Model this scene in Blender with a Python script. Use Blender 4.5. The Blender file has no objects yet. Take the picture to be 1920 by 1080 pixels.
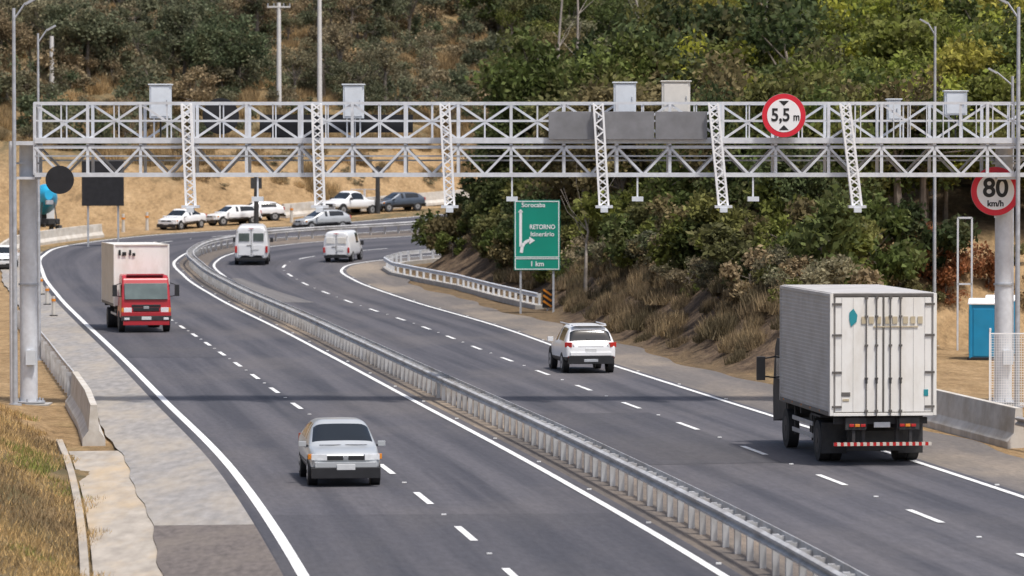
import bpy, math, random, bmesh
import numpy as np
from bisect import bisect
from mathutils import Vector, Matrix
random.seed(7); rng=np.random.default_rng(7)
scene=bpy.context.scene
D=bpy.data
def link(o): scene.collection.objects.link(o); return o
def rad(a): return math.radians(a)

# ------------------------------------------------------------ materials
def mat(name,col,rough=.6,metal=0.,var=.12,scale=3.,bump=0.,coat=0.,spec=.5,dirt=None,dirt_amt=.4,dscale=1.2,coord='Object',ms=None):
    m=D.materials.new(name); m.use_nodes=True; nt=m.node_tree; N=nt.nodes; L=nt.links
    b=N['Principled BSDF']; b.inputs['Roughness'].default_value=rough; b.inputs['Metallic'].default_value=metal
    b.inputs['Coat Weight'].default_value=coat; b.inputs['Specular IOR Level'].default_value=spec
    tc=N.new('ShaderNodeTexCoord'); no=N.new('ShaderNodeTexNoise'); no.inputs['Scale'].default_value=scale; no.inputs['Detail'].default_value=7
    src=tc.outputs[coord]
    if ms:
        mp=N.new('ShaderNodeMapping'); mp.inputs['Scale'].default_value=ms; L.new(src,mp.inputs[0]); src=mp.outputs[0]
    L.new(src,no.inputs['Vector'])
    mx=N.new('ShaderNodeMix'); mx.data_type='RGBA'
    mr=N.new('ShaderNodeMapRange'); mr.inputs[1].default_value=.3; mr.inputs[2].default_value=.7
    L.new(no.outputs['Fac'],mr.inputs[0]); L.new(mr.outputs[0],mx.inputs[0])
    mx.inputs[6].default_value=(*[c*(1-var) for c in col],1); mx.inputs[7].default_value=(*[min(1,c*(1+var)) for c in col],1)
    out=mx.outputs[2]
    if dirt:
        n2=N.new('ShaderNodeTexNoise'); n2.inputs['Scale'].default_value=dscale; n2.inputs['Detail'].default_value=9; n2.inputs['Roughness'].default_value=.65
        L.new(src,n2.inputs['Vector'])
        r2=N.new('ShaderNodeMapRange'); r2.inputs[1].default_value=.45; r2.inputs[2].default_value=.7; r2.inputs[4].default_value=dirt_amt
        L.new(n2.outputs['Fac'],r2.inputs[0])
        m2=N.new('ShaderNodeMix'); m2.data_type='RGBA'; L.new(r2.outputs[0],m2.inputs[0]); L.new(out,m2.inputs[6]); m2.inputs[7].default_value=(*dirt,1)
        out=m2.outputs[2]
    L.new(out,b.inputs['Base Color'])
    if bump:
        bp=N.new('ShaderNodeBump'); bp.inputs['Strength'].default_value=bump; bp.inputs['Distance'].default_value=.05
        L.new(no.outputs['Fac'],bp.inputs['Height']); L.new(bp.outputs[0],b.inputs['Normal'])
    return m

def road_mat(name,base,track,dust,dustamt,u_period=1.83,track_amt=.5,grain=.28):
    m=D.materials.new(name); m.use_nodes=True; nt=m.node_tree; N=nt.nodes; L=nt.links
    b=N['Principled BSDF']; b.inputs['Roughness'].default_value=.8; b.inputs['Specular IOR Level'].default_value=.35
    uv=N.new('ShaderNodeUVMap'); uv.uv_map='UVMap'; tc=N.new('ShaderNodeTexCoord')
    sx=N.new('ShaderNodeSeparateXYZ'); L.new(uv.outputs[0],sx.inputs[0])
    mp=N.new('ShaderNodeMapping'); mp.inputs['Scale'].default_value=(1.7,.03,1); L.new(uv.outputs[0],mp.inputs[0])
    n1=N.new('ShaderNodeTexNoise'); n1.inputs['Scale'].default_value=1.; n1.inputs['Detail'].default_value=7; n1.inputs['Roughness'].default_value=.6; L.new(mp.outputs[0],n1.inputs[0])
    mp2=N.new('ShaderNodeMapping'); mp2.inputs['Scale'].default_value=(1,.22,1); L.new(uv.outputs[0],mp2.inputs[0])
    n2=N.new('ShaderNodeTexNoise'); n2.inputs['Scale'].default_value=7; n2.inputs['Detail'].default_value=8; n2.inputs['Roughness'].default_value=.78; L.new(mp2.outputs[0],n2.inputs[0])
    mp3=N.new('ShaderNodeMapping'); mp3.inputs['Scale'].default_value=(1,.35,1); L.new(tc.outputs['Object'],mp3.inputs[0])
    n3=N.new('ShaderNodeTexNoise'); n3.inputs['Scale'].default_value=.16; n3.inputs['Detail'].default_value=6; n3.inputs['Roughness'].default_value=.6; L.new(mp3.outputs[0],n3.inputs[0])
    ma=N.new('ShaderNodeMath'); ma.operation='MULTIPLY'; ma.inputs[1].default_value=2*math.pi/u_period; L.new(sx.outputs[0],ma.inputs[0])
    co=N.new('ShaderNodeMath'); co.operation='COSINE'; L.new(ma.outputs[0],co.inputs[0])
    mr=N.new('ShaderNodeMapRange'); mr.inputs[1].default_value=-1; mr.inputs[2].default_value=1; mr.inputs[3].default_value=0; mr.inputs[4].default_value=track_amt; L.new(co.outputs[0],mr.inputs[0])
    ad=N.new('ShaderNodeMath'); ad.operation='ADD'; L.new(mr.outputs[0],ad.inputs[0])
    r1=N.new('ShaderNodeMapRange'); r1.inputs[1].default_value=.3; r1.inputs[2].default_value=.7; r1.inputs[3].default_value=-.45; r1.inputs[4].default_value=.8; L.new(n1.outputs['Fac'],r1.inputs[0]); L.new(r1.outputs[0],ad.inputs[1]); ad.use_clamp=True
    mx=N.new('ShaderNodeMix'); mx.data_type='RGBA'; L.new(ad.outputs[0],mx.inputs[0]); mx.inputs[6].default_value=(*base,1); mx.inputs[7].default_value=(*track,1)
    r3=N.new('ShaderNodeMapRange'); r3.inputs[1].default_value=.46; r3.inputs[2].default_value=.66; r3.inputs[4].default_value=dustamt; L.new(n3.outputs['Fac'],r3.inputs[0])
    m2=N.new('ShaderNodeMix'); m2.data_type='RGBA'; L.new(r3.outputs[0],m2.inputs[0]); L.new(mx.outputs[2],m2.inputs[6]); m2.inputs[7].default_value=(*dust,1)
    r4=N.new('ShaderNodeMapRange'); r4.inputs[1].default_value=.25; r4.inputs[2].default_value=.75; r4.inputs[3].default_value=1-grain; r4.inputs[4].default_value=1+grain; L.new(n2.outputs['Fac'],r4.inputs[0])
    vm=N.new('ShaderNodeVectorMath'); vm.operation='SCALE'; L.new(m2.outputs[2],vm.inputs[0]); L.new(r4.outputs[0],vm.inputs['Scale'])
    L.new(vm.outputs[0],b.inputs['Base Color'])
    bp=N.new('ShaderNodeBump'); bp.inputs['Strength'].default_value=.3; bp.inputs['Distance'].default_value=.02; L.new(n2.outputs['Fac'],bp.inputs['Height']); L.new(bp.outputs[0],b.inputs['Normal'])
    return m

def leaf_mat(name,tan=.35):
    m=D.materials.new(name); m.use_nodes=True; nt=m.node_tree; N=nt.nodes; L=nt.links
    b=N['Principled BSDF']; b.inputs['Roughness'].default_value=.7; b.inputs['Specular IOR Level'].default_value=.2
    oi=N.new('ShaderNodeObjectInfo'); ge=N.new('ShaderNodeNewGeometry')
    mr=N.new('ShaderNodeMapRange'); mr.inputs[3].default_value=.45; mr.inputs[4].default_value=1.7; L.new(ge.outputs['Random Per Island'],mr.inputs[0])
    vm=N.new('ShaderNodeVectorMath'); vm.operation='SCALE'; L.new(oi.outputs['Color'],vm.inputs[0]); L.new(mr.outputs[0],vm.inputs['Scale'])
    no=N.new('ShaderNodeTexNoise'); no.inputs['Scale'].default_value=.9; tc=N.new('ShaderNodeTexCoord'); L.new(tc.outputs['Object'],no.inputs[0])
    r2=N.new('ShaderNodeMapRange'); r2.inputs[1].default_value=.5; r2.inputs[2].default_value=.68; r2.inputs[4].default_value=tan; L.new(no.outputs['Fac'],r2.inputs[0])
    mx=N.new('ShaderNodeMix'); mx.data_type='RGBA'; L.new(r2.outputs[0],mx.inputs[0]); L.new(vm.outputs[0],mx.inputs[6]); mx.inputs[7].default_value=(.21,.17,.08,1)
    L.new(mx.outputs[2],b.inputs['Base Color'])
    tr=N.new('ShaderNodeBsdfTranslucent'); L.new(mx.outputs[2],tr.inputs[0]); ms=N.new('ShaderNodeMixShader'); ms.inputs[0].default_value=.35
    L.new(b.outputs[0],ms.inputs[1]); L.new(tr.outputs[0],ms.inputs[2]); L.new(ms.outputs[0],N['Material Output'].inputs[0])
    return m

M={}
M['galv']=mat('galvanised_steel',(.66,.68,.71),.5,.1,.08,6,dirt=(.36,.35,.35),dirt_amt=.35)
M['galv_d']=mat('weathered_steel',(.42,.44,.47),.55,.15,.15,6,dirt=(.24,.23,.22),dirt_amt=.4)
M['rail']=mat('guardrail_steel',(.50,.50,.50),.55,.15,.18,2,dirt=(.24,.20,.16),dirt_amt=.6,dscale=.9)
M['whitearm']=mat('white_painted_steel',(.85,.85,.85),.5,0,.04,8)
M['cab']=mat('cabinet_grey',(.66,.70,.74),.5,0,.05,5,dirt=(.4,.4,.38),dirt_amt=.3)
M['cabbeige']=mat('cabinet_beige',(.68,.65,.59),.5,0,.05,5)
M['panelgrey']=mat('panel_grey',(.21,.21,.22),.6,0,.15,2,dirt=(.14,.14,.14),dirt_amt=.6)
M['black']=mat('black_plastic',(.018,.018,.02),.5,0,.2,5)
M['blackcloth']=mat('black_cover',(.014,.014,.017),.75,0,.3,3,bump=.3)
M['rubber']=mat('rubber',(.022,.022,.023),.8,0,.2,10,dirt=(.08,.07,.06),dirt_amt=.3)
M['rim']=mat('rim_alloy',(.42,.43,.44),.35,.5,.1,5)
M['glass']=mat('dark_glass',(.016,.020,.024),.10,0,.1,2,spec=.45)
M['glassg']=mat('greenish_glass',(.10,.13,.12),.12,0,.3,1.5,spec=.9)
M['silver']=mat('silver_paint',(.47,.49,.50),.34,.25,.04,1.5,coat=.5)
M['white']=mat('white_paint',(.80,.81,.82),.3,0,.03,2,coat=.4,dirt=(.6,.57,.52),dirt_amt=.2)
M['dkpaint']=mat('dark_blue_grey_paint',(.08,.10,.13),.3,.3,.05,2,coat=.5)
M['red']=mat('red_paint',(.42,.02,.03),.35,0,.06,2,coat=.3,dirt=(.22,.03,.03),dirt_amt=.3)
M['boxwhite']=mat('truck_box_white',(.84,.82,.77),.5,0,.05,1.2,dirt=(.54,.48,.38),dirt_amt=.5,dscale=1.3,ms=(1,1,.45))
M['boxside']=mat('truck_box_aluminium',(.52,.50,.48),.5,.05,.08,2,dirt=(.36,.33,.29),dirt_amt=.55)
M['boxside2']=mat('box_side_cream',(.58,.53,.46),.5,0,.06,2,dirt=(.42,.37,.30),dirt_amt=.4)
M['chassis']=mat('chassis_black',(.03,.03,.032),.65,0,.3,6,dirt=(.10,.09,.075),dirt_amt=.5)
M['seam']=mat('seam_dark',(.13,.12,.11),.6,.1,.2,6)
M['tail']=mat('tail_lamp_red',(.45,.015,.015),.2,0,.1,8,coat=.6)
M['amber']=mat('amber_lamp',(.7,.25,.03),.25,0,.1,8)
M['lens']=mat('headlamp_lens',(.78,.80,.81),.12,.1,.1,10,coat=.8)
M['plate']=mat('licence_plate',(.6,.61,.61),.5,0,.05,10)
M['signwhite']=mat('sign_white',(.85,.85,.85),.45,0,.03,4)
M['signred']=mat('sign_red',(.66,.02,.04),.45,0,.05,4)
M['signgreen']=mat('sign_green',(.0,.26,.18),.5,0,.10,.8)
M['signblack']=mat('sign_black',(.015,.015,.015),.5)
M['teal']=mat('mark_teal',(.02,.26,.30),.5)
M['tanmark']=mat('mark_tan',(.52,.44,.30),.5)
M['blue']=mat('toilet_blue',(.01,.25,.46),.45,0,.08,2,dirt=(.05,.28,.42),dirt_amt=.3)
M['drum']=mat('mixer_blue',(.02,.36,.60),.4,0,.08,2)
M['conc']=mat('concrete',(.42,.40,.37),.85,0,.14,2.5,bump=.3,dirt=(.26,.23,.19),dirt_amt=.5)
M['concw']=mat('concrete_light',(.56,.53,.48),.85,0,.12,2.5,bump=.3,dirt=(.34,.28,.20),dirt_amt=.65)
M['apron']=mat('concrete_apron',(.265,.25,.235),.9,0,.22,4,bump=.4,dirt=(.40,.34,.26),dirt_amt=.6,dscale=.7,ms=(1,.2,1))
M['gutter']=mat('drain_concrete',(.36,.32,.27),.9,0,.22,3,bump=.4,dirt=(.50,.37,.22),dirt_amt=.85,dscale=.6,ms=(1,.22,1))
M['patch']=mat('asphalt_patch',(.125,.105,.094),.9,0,.3,7,bump=.4,dirt=(.19,.16,.13),dirt_amt=.6,dscale=.8,ms=(1,.25,1))
M['line']=mat('road_paint',(.80,.80,.78),.6,0,.08,9,dirt=(.38,.37,.36),dirt_amt=.6,dscale=1.6)
M['bark']=mat('bark',(.19,.16,.13),.9,0,.3,4,bump=.5)
M['barkpale']=mat('bark_pale',(.33,.29,.25),.85,0,.25,3)
M['polec']=mat('pole_concrete',(.66,.64,.61),.8,0,.08,2)
M['asphalt']=road_mat('asphalt',(.098,.094,.104),(.052,.052,.062),(.135,.122,.118),.5,1.83,.6)
M['asphalt_new']=road_mat('asphalt_resurfaced',(.078,.075,.084),(.050,.050,.059),(.10,.092,.09),.5,1.83,.5)
M['asphalt_dusty']=road_mat('asphalt_dusty',(.17,.16,.155),(.11,.105,.105),(.20,.18,.165),.7,1.83,.4)
M['shoulder']=road_mat('shoulder_asphalt',(.16,.14,.125),(.115,.105,.098),(.30,.245,.185),.85,2.9,.4,.35)
M['median']=road_mat('median_asphalt',(.15,.125,.105),(.10,.088,.078),(.30,.235,.17),.85,2.,.5,.45)
M['leaf']=leaf_mat('foliage')
M['grass']=leaf_mat('grass_blades',.15)

# ------------------------------------------------------------ mesh builder
class MB:
    def __init__(s): s.v=[];s.f=[];s.m=[];s.mats=[];s.sm=[]
    def mi(s,k):
        if k not in s.mats: s.mats.append(k)
        return s.mats.index(k)
    def add(s,vs,fs,k,smooth=False):
        o=len(s.v); s.v+= [tuple(v) for v in vs]; i=s.mi(k)
        for f in fs: s.f.append([o+a for a in f]); s.m.append(i); s.sm.append(smooth)
    def box(s,c,d,k,R=None):
        c=Vector(c); h=[x/2 for x in d]; vs=[]
        for x in(-1,1):
            for y in(-1,1):
                for z in(-1,1):
                    p=Vector((x*h[0],y*h[1],z*h[2])); p=(R@p) if R else p; vs.append(p+c)
        s.add(vs,[(0,1,3,2),(4,6,7,5),(0,4,5,1),(2,3,7,6),(0,2,6,4),(1,5,7,3)],k)
    def beam(s,p,q,w,h,k):
        p=Vector(p);q=Vector(q);d=q-p;L=d.length
        z=d.normalized(); up=Vector((0,1,0)) if abs(z.y)<.9 else Vector((1,0,0))
        x=up.cross(z).normalized(); y=z.cross(x)
        R=Matrix((x,y,z)).transposed(); s.box((p+q)/2,(w,h,L),k,R)
    def cyl(s,p,q,r,k,n=14,r2=None,caps=True):
        p=Vector(p);q=Vector(q);z=(q-p).normalized(); up=Vector((0,0,1)) if abs(z.z)<.9 else Vector((1,0,0))
        x=up.cross(z).normalized(); y=z.cross(x); r2=r if r2 is None else r2; vs=[]
        for c,rr in((p,r),(q,r2)):
            for i in range(n):
                a=2*math.pi*i/n; vs.append(c+x*math.cos(a)*rr+y*math.sin(a)*rr)
        s.add(vs,[(i,(i+1)%n,n+(i+1)%n,n+i) for i in range(n)],k,True)
        if caps: s.add(vs,[tuple(range(n))[::-1],tuple(range(n,2*n))],k)
    def prism(s,prof,x0,x1,k,t=0.):
        n=len(prof); zs=[p[1] for p in prof]; z0,z1=min(zs),max(zs)
        vs=[]
        for x in(x0,x1):
            for y,z in prof:
                f=1-t*(z-z0)/(z1-z0); vs.append((x*f,y,z))
        s.add(vs,[tuple(range(n)),tuple(range(n,2*n))[::-1]]+[(i,n+i,n+(i+1)%n,(i+1)%n) for i in range(n)],k)
    def obj(s,name,parent=None,bevel=0,loc=None):
        me=D.meshes.new(name); me.from_pydata(s.v,[],s.f)
        for k in s.mats: me.materials.append(M[k])
        me.polygons.foreach_set('material_index',s.m); me.polygons.foreach_set('use_smooth',s.sm)
        b=bmesh.new(); b.from_mesh(me); bmesh.ops.recalc_face_normals(b,faces=b.faces); b.to_mesh(me); b.free()
        o=link(D.objects.new(name,me))
        if parent: o.parent=parent
        if loc: o.location=loc
        if bevel:
            b=o.modifiers.new('b','BEVEL'); b.width=bevel; b.segments=2; b.limit_method='ANGLE'
        return o
def empty(name,loc=(0,0,0),rz=0,rx=0):
    e=link(D.objects.new(name,None)); e.location=loc; e.rotation_euler=(rx,0,rz); e.empty_display_size=.3; return e
def text(s,loc,size,k,parent,rot=(math.pi/2,0,0),bold=.0,name='lettering',align='CENTER',sx=1.):
    c=D.curves.new(name,'FONT'); c.body=s; c.size=size; c.align_x=align; c.align_y='CENTER'; c.extrude=.004; c.offset=bold
    c.materials.append(M[k]); o=link(D.objects.new(name,c)); o.location=loc; o.rotation_euler=rot; o.scale=(sx,1,1); o.parent=parent; return o

# ------------------------------------------------------------ road alignment (metres)
def zr(Y):
    Y=np.asarray(Y,float); a=np.clip(Y-175,0,135)
    return .00022*a**2+np.clip(Y-310,0,400)*.0594
def zr1(y): return float(zr(y))
def slope(y): return .00044*min(max(y-175,0),135)
S0=[(6,-41),(.9,19),(-3.62,70),(-6.5,94),(-10.9,124.5),(-14.9,152),(-20,186),(-24.2,213),(-27.8,237),(-30,256),(-29.4,268),(-24.6,279),(-15.6,288),(-6.4,300),(10,320),(60,380),(200,540)]
S2=[(13.3,-40),(8.2,20),(3.72,71),(.9,94),(-3.2,124.5),(-6.9,152),(-11.2,183),(-15.8,212),(-19.2,234),(-21.1,251),(-20.3,264.5),(-16.5,275),(-9,282.5),(-1,292),(13,308),(64,370),(204,530)]
S5=[(22.8,-38.7),(17.7,21.3),(12.95,72.5),(10.15,96),(6.1,126.5),(2.35,155),(-1.1,183),(-5.6,209),(-9,229),(-10.25,241),(-9.3,248.5),(-5.5,256),(1,264),(9,273),(24,290),(75,352),(216,512)]
T=np.concatenate([[0],np.cumsum([math.dist(S2[i],S2[i+1]) for i in range(len(S2)-1)])])
TS=np.concatenate([np.arange(0,T[13],1.),np.arange(T[13],T[-1],4.)])
def spline(P):
    P=np.array(P,float); m=np.zeros_like(P); h=np.diff(T); d=np.diff(P,axis=0)/h[:,None]
    m[1:-1]=(d[:-1]*h[1:,None]+d[1:]*h[:-1,None])/(h[:-1]+h[1:])[:,None]; m[0]=d[0]; m[-1]=d[-1]
    i=np.clip(np.searchsorted(T,TS,side='right')-1,0,len(h)-1); u=((TS-T[i])/h[i])[:,None]; H=h[i][:,None]
    return (2*u**3-3*u**2+1)*P[i]+(u**3-2*u**2+u)*H*m[i]+(-2*u**3+3*u**2)*P[i+1]+(u**3-u**2)*H*m[i+1]
def offs(C,d):
    t=np.gradient(C,axis=0); t/=np.linalg.norm(t,axis=1)[:,None]; n=np.stack([t[:,1],-t[:,0]],1)
    return C+n*(np.asarray(d).reshape(-1,1) if np.ndim(d) else d)
C0=spline(S0); C2=spline(S2); C5=spline(S5)
lerp=lambda f:C2+(C5-C2)*f
C3=lerp(.246); C4=lerp(.66); CM=lerp(.10); C1=(C0+C2)/2

def loft(name,A,B,ncol,zo,mk,wid,uo=0.):
    n=len(A); u=np.linspace(0,1,ncol+1)
    P=A[:,None,:]*(1-u)[None,:,None]+B[:,None,:]*u[None,:,None]
    Z=zr(P[:,:,1])+zo
    v=np.concatenate([P,Z[:,:,None]],2).reshape(-1,3)
    k=ncol+1; f=[(i*k+j,i*k+j+1,(i+1)*k+j+1,(i+1)*k+j) for i in range(n-1) for j in range(ncol)]
    me=D.meshes.new(name); me.from_pydata(v.tolist(),[],f); me.materials.append(M[mk])
    s=np.concatenate([[0],np.cumsum(np.linalg.norm(np.diff(A,axis=0),axis=1))])
    uv=np.stack(np.broadcast_arrays(u[None,:]*wid+uo,s[:,None]),2).reshape(-1,2)
    l=me.uv_layers.new(name='UVMap'); idx=np.array([x for q in f for x in q]); l.data.foreach_set('uv',uv[idx].ravel().astype(np.float32))
    return link(D.objects.new(name,me))
road=empty('highway')
A0=offs(C0,-.35); A2=offs(C2,.35); A3=offs(C3,-.35); A5=offs(C5,.3)
E5=offs(C5,2.9+.25*np.sin(TS*.23)+.15*np.sin(TS*.71))
for nm,a,b,nc,mk,w in(('southbound_carriageway',A0,A2,10,'asphalt',8.0),('median_strip',A2,A3,4,'median',1.8),('northbound_carriageway',A3,A5,14,'asphalt',7.9),('right_shoulder',A5,E5,3,'shoulder',2.7)):
    o=loft(nm,a,b,nc,0,mk,w); o.parent=road
kk=[i for i in range(len(C0)) if C0[i,1]<=82 ][-1]; k2=[i for i in range(len(C0)) if C0[i,1]<=262][-1]
A0b=offs(C0,-2.45+.05*np.sin(TS*.37)+.03*np.sin(TS*1.3))
o=loft('left_shoulder_patch',A0b[:kk+1],A0[:kk+1],3,0,'patch',2.1); o.parent=road
o=loft('left_shoulder_apron',A0b[kk:k2],A0[kk:k2],3,0,'apron',2.1); o.parent=road
kd=[i for i in range(len(C0)) if C0[i,1]<=104][-1]
o=loft('drain_channel',offs(C0,-3.7)[:kd],A0b[:kd],2,-.02,'gutter',1.2); o.parent=road
# resurfaced stretches
o=loft('resurfaced_patch',A0[:kk+3]+[.02,0],A2[:kk+3]-[.02,0],10,.005,'asphalt_new',8.0); o.parent=road
ra=[i for i in range(len(C2)) if 150<=C2[i,1]<=176]; o=loft('resurfaced_patch',C2[ra]*.49+C0[ra]*.51,A0[ra]+[.03,0],5,.005,'asphalt_new',4.0); o.parent=road
ra=[i for i in range(len(C2)) if 96<=C2[i,1]<=117]; o=loft('resurfaced_patch',A3[ra]+[.03,0],lerp(.655)[ra],6,.005,'asphalt_new',4.0); o.parent=road
ra=[i for i in range(len(C2)) if 206<=C2[i,1]<=233]; fr_=np.linspace(.44,.31,len(ra))[:,None]; o=loft('dusty_asphalt_patch',lerp(.275)[ra],(C2+(C5-C2)*.31)[ra]+(C5-C2)[ra]*(fr_-.28),4,.005,'asphalt_dusty',2.0); o.parent=road

def ribbon(mb,C,w,zo,k='line'):
    a=offs(C,-w/2); b=offs(C,w/2); vs=[]
    for i in range(len(C)):
        for p in(a[i],b[i]): vs.append((p[0],p[1],zr1(p[1])+zo))
    fs=[(2*i,2*i+1,2*i+3,2*i+2) for i in range(len(C)-1)]; mb.add(vs,fs,k)
def arc_at(C): return np.concatenate([[0],np.cumsum(np.linalg.norm(np.diff(C,axis=0),axis=1))])
def sub(C,s0,s1,n=5):
    s=arc_at(C); q=np.linspace(s0,s1,n); return np.stack([np.interp(q,s,C[:,0]),np.interp(q,s,C[:,1])],1)
mk=MB()
for C,w in((C0,.21),(C2,.17),(C3,.15),(C5,.17)): ribbon(mk,C,w,.014)
for C,y0,cyc in((C1,87.2,8.42),(C4,101.8,9.6)):
    s=arc_at(C); sa=np.interp(y0,C[:,1],s); tot=s[-1]
    k=-int(sa//cyc)
    while sa+k*cyc<tot*.75:
        c=sa+k*cyc
        if c>4:
            ribbon(mk,sub(C,c-1.55,c+1.55),.15,.014)
            p=sub(C,c+cyc/2,c+cyc/2+.1,2)[0]; mk.box((p[0],p[1],zr1(p[1])+.02),(.10,.10,.02),'line')
        k+=1
for C in (C2,C5):
    s=arc_at(C)
    for c in np.arange(4,330,8.4):
        p=sub(C if C is C5 else offs(C,.25),c,c+.1,2)[0]+(np.array([.22,0]) if C is C5 else 0); mk.box((p[0],p[1],zr1(p[1])+.02),(.10,.10,.025),'line')
mk.obj('road_markings',road)

# ------------------------------------------------------------ terrain
def segdist(X,Y,P):
    P=np.asarray(P,float); best=np.full(X.shape,1e9); sg=np.zeros(X.shape)
    for i in range(len(P)-1):
        a=P[i];d=P[i+1]-a;L2=d@d
        t=np.clip(((X-a[0])*d[0]+(Y-a[1])*d[1])/L2,0,1)
        qx=X-(a[0]+t*d[0]);qy=Y-(a[1]+t*d[1]);q=np.hypot(qx,qy)
        m=q<best-1e-6; best=np.where(m,q,best); c=d[0]*qy-d[1]*qx; sg=np.where(m,np.sign(c),sg)
    return best,sg
def inpoly(X,Y,P):
    r=np.zeros(X.shape,bool); n=len(P)
    for i in range(n):
        x1,y1=P[i];x2,y2=P[(i+1)%n]
        if y1==y2: continue
        c=((y1>Y)!=(y2>Y))&(X<(x2-x1)*(Y-y1)/(y2-y1)+x1); r^=c
    return r
MOUND=[(1.6,203),(2.6,185),(4.6,166),(8.2,140.5),(12.5,143),(17,160),(24,166),(45,174),(110,200),(420,330),(420,560),(235,512),(82,344),(32,284),(15,268),(5,259),(-1,252),(-5,245.5),(-5.6,239),(-2.4,227),(.6,213)]
c0s=np.vstack([C0[::4],C0[-1:]+(C0[-1:]-C0[-2:-1])*60]); c5s=np.vstack([C5[::4],C5[-1:]+(C5[-1:]-C5[-2:-1])*60])
def sm(x,a,b): t=np.clip((x-a)/(b-a),0,1); return t*t*(3-2*t)
def wob(X,Y): return (np.sin(X*.31+np.sin(Y*.17)*2)+np.sin(Y*.23+1.3+np.sin(X*.11)*2)+.6*np.sin(X*.83+Y*.57)+.5*np.sin(X*.9-Y*1.1+2))/3.1
def terr(X,Y):
    X=np.asarray(X,float);Y=np.asarray(Y,float)
    d0,s0=segdist(X,Y,c0s); d5,s5=segdist(X,Y,c5s)
    dL=np.where(s0>0,d0,-d0); dR=np.where(s5<0,d5,-d5)
    z=zr(Y)-.08
    w=wob(X,Y)
    near=np.clip(dL-3.9,0,9)*.42*(1-sm(Y,108,128))
    z=z+near+ np.clip(dL-2.4,0,3)*.05*w
    e=np.maximum(dL-9-w*.8,0)
    b=.62*np.minimum(e,6)+.20*np.maximum(e-6,0)+w*.7*sm(e,2,14)
    f=np.maximum(sm(Y,228,275),.8*sm(dL,14,50))
    z=z+np.minimum(b*f,70)*np.where(dL>9,1,0)
    ins=inpoly(X,Y,MOUND); di,_=segdist(X,Y,MOUND+[MOUND[0]]); di=np.where(ins,di,0)
    di2=np.maximum(di-.4*(w+1)*sm(di,0,1.5),0)
    bm=.85*np.minimum(di2,3.6)+.23*np.maximum(di2-3.6,0)+w*.6*sm(di,2,8)
    z=z+np.minimum(bm,22)
    z=z+np.where(dR>3.2,.10*w*sm(dR,3.2,6),0)
    z=z+np.where((dR>30)&~ins,(dR-30)*.05,0)
    return z,dL,dR,di
def hz(x,y): return float(terr(np.array([x]),np.array([y]))[0][0])
def axis(a,b,st,far,g=1.18):
    c=list(np.arange(a,b+.01,st)); s=st;lo=c[0];hi=c[-1];L=[];H=[]
    while lo>-far: s*=g; lo-=s; L.append(lo)
    s=st
    while hi<far: s*=g; hi+=s; H.append(hi)
    return np.array(L[::-1]+c+H)
gx=axis(-62,72,.9,1800); gy=axis(55,400,.9,2000)
GX,GY=np.meshgrid(gx,gy)
GZ,GL,GR,GD=terr(GX,GY)
me=D.meshes.new('ground'); nx,ny=len(gx),len(gy)
v=np.stack([GX,GY,GZ],2).reshape(-1,3)
ii=(np.arange(ny-1)[:,None]*nx+np.arange(nx-1)[None,:]).ravel()
f=np.stack([ii,ii+1,ii+nx+1,ii+nx],1)
me.from_pydata(v.tolist(),[],f.tolist())
ca=me.color_attributes.new('zone','FLOAT_COLOR','POINT')
w=wob(GX*1.3,GY*1.1)
earth=np.where(GL>5, (1-sm(GL+w*3.,13.5,19))*np.where(GY>215,1,0),0)
earth=np.maximum(earth,np.where((GL>2)&(GY>102),.95*(1-sm(GL,12,30)),0)*(1-sm(GY,290,300)))
flatR=np.where((GR>2.5)&(GD<=0),np.where(GX/np.maximum(GY,1)>.07,1.,.35),0); earth=np.maximum(earth,flatR)
bare=np.where((GD>0)&(GX/np.maximum(GY,1)>.104)&(GY<200),1-sm(GD,8,14),0); earth=np.maximum(earth,bare)
brown=np.where((GD>0)&(bare<.5),1-sm(GD,5,9)*.4,0); brown=np.maximum(brown,np.where((GR>2.4)&(GD<=0)&(GX/np.maximum(GY,1)<.062)&(GY>135),.6,0))
green=np.where((GL>3)&(GY<125),sm(w,.3,.9)*.5,0)
cc=np.stack([earth,green,brown,np.ones_like(earth)],2).reshape(-1).astype(np.float32); ca.data.foreach_set('color',cc)
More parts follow.
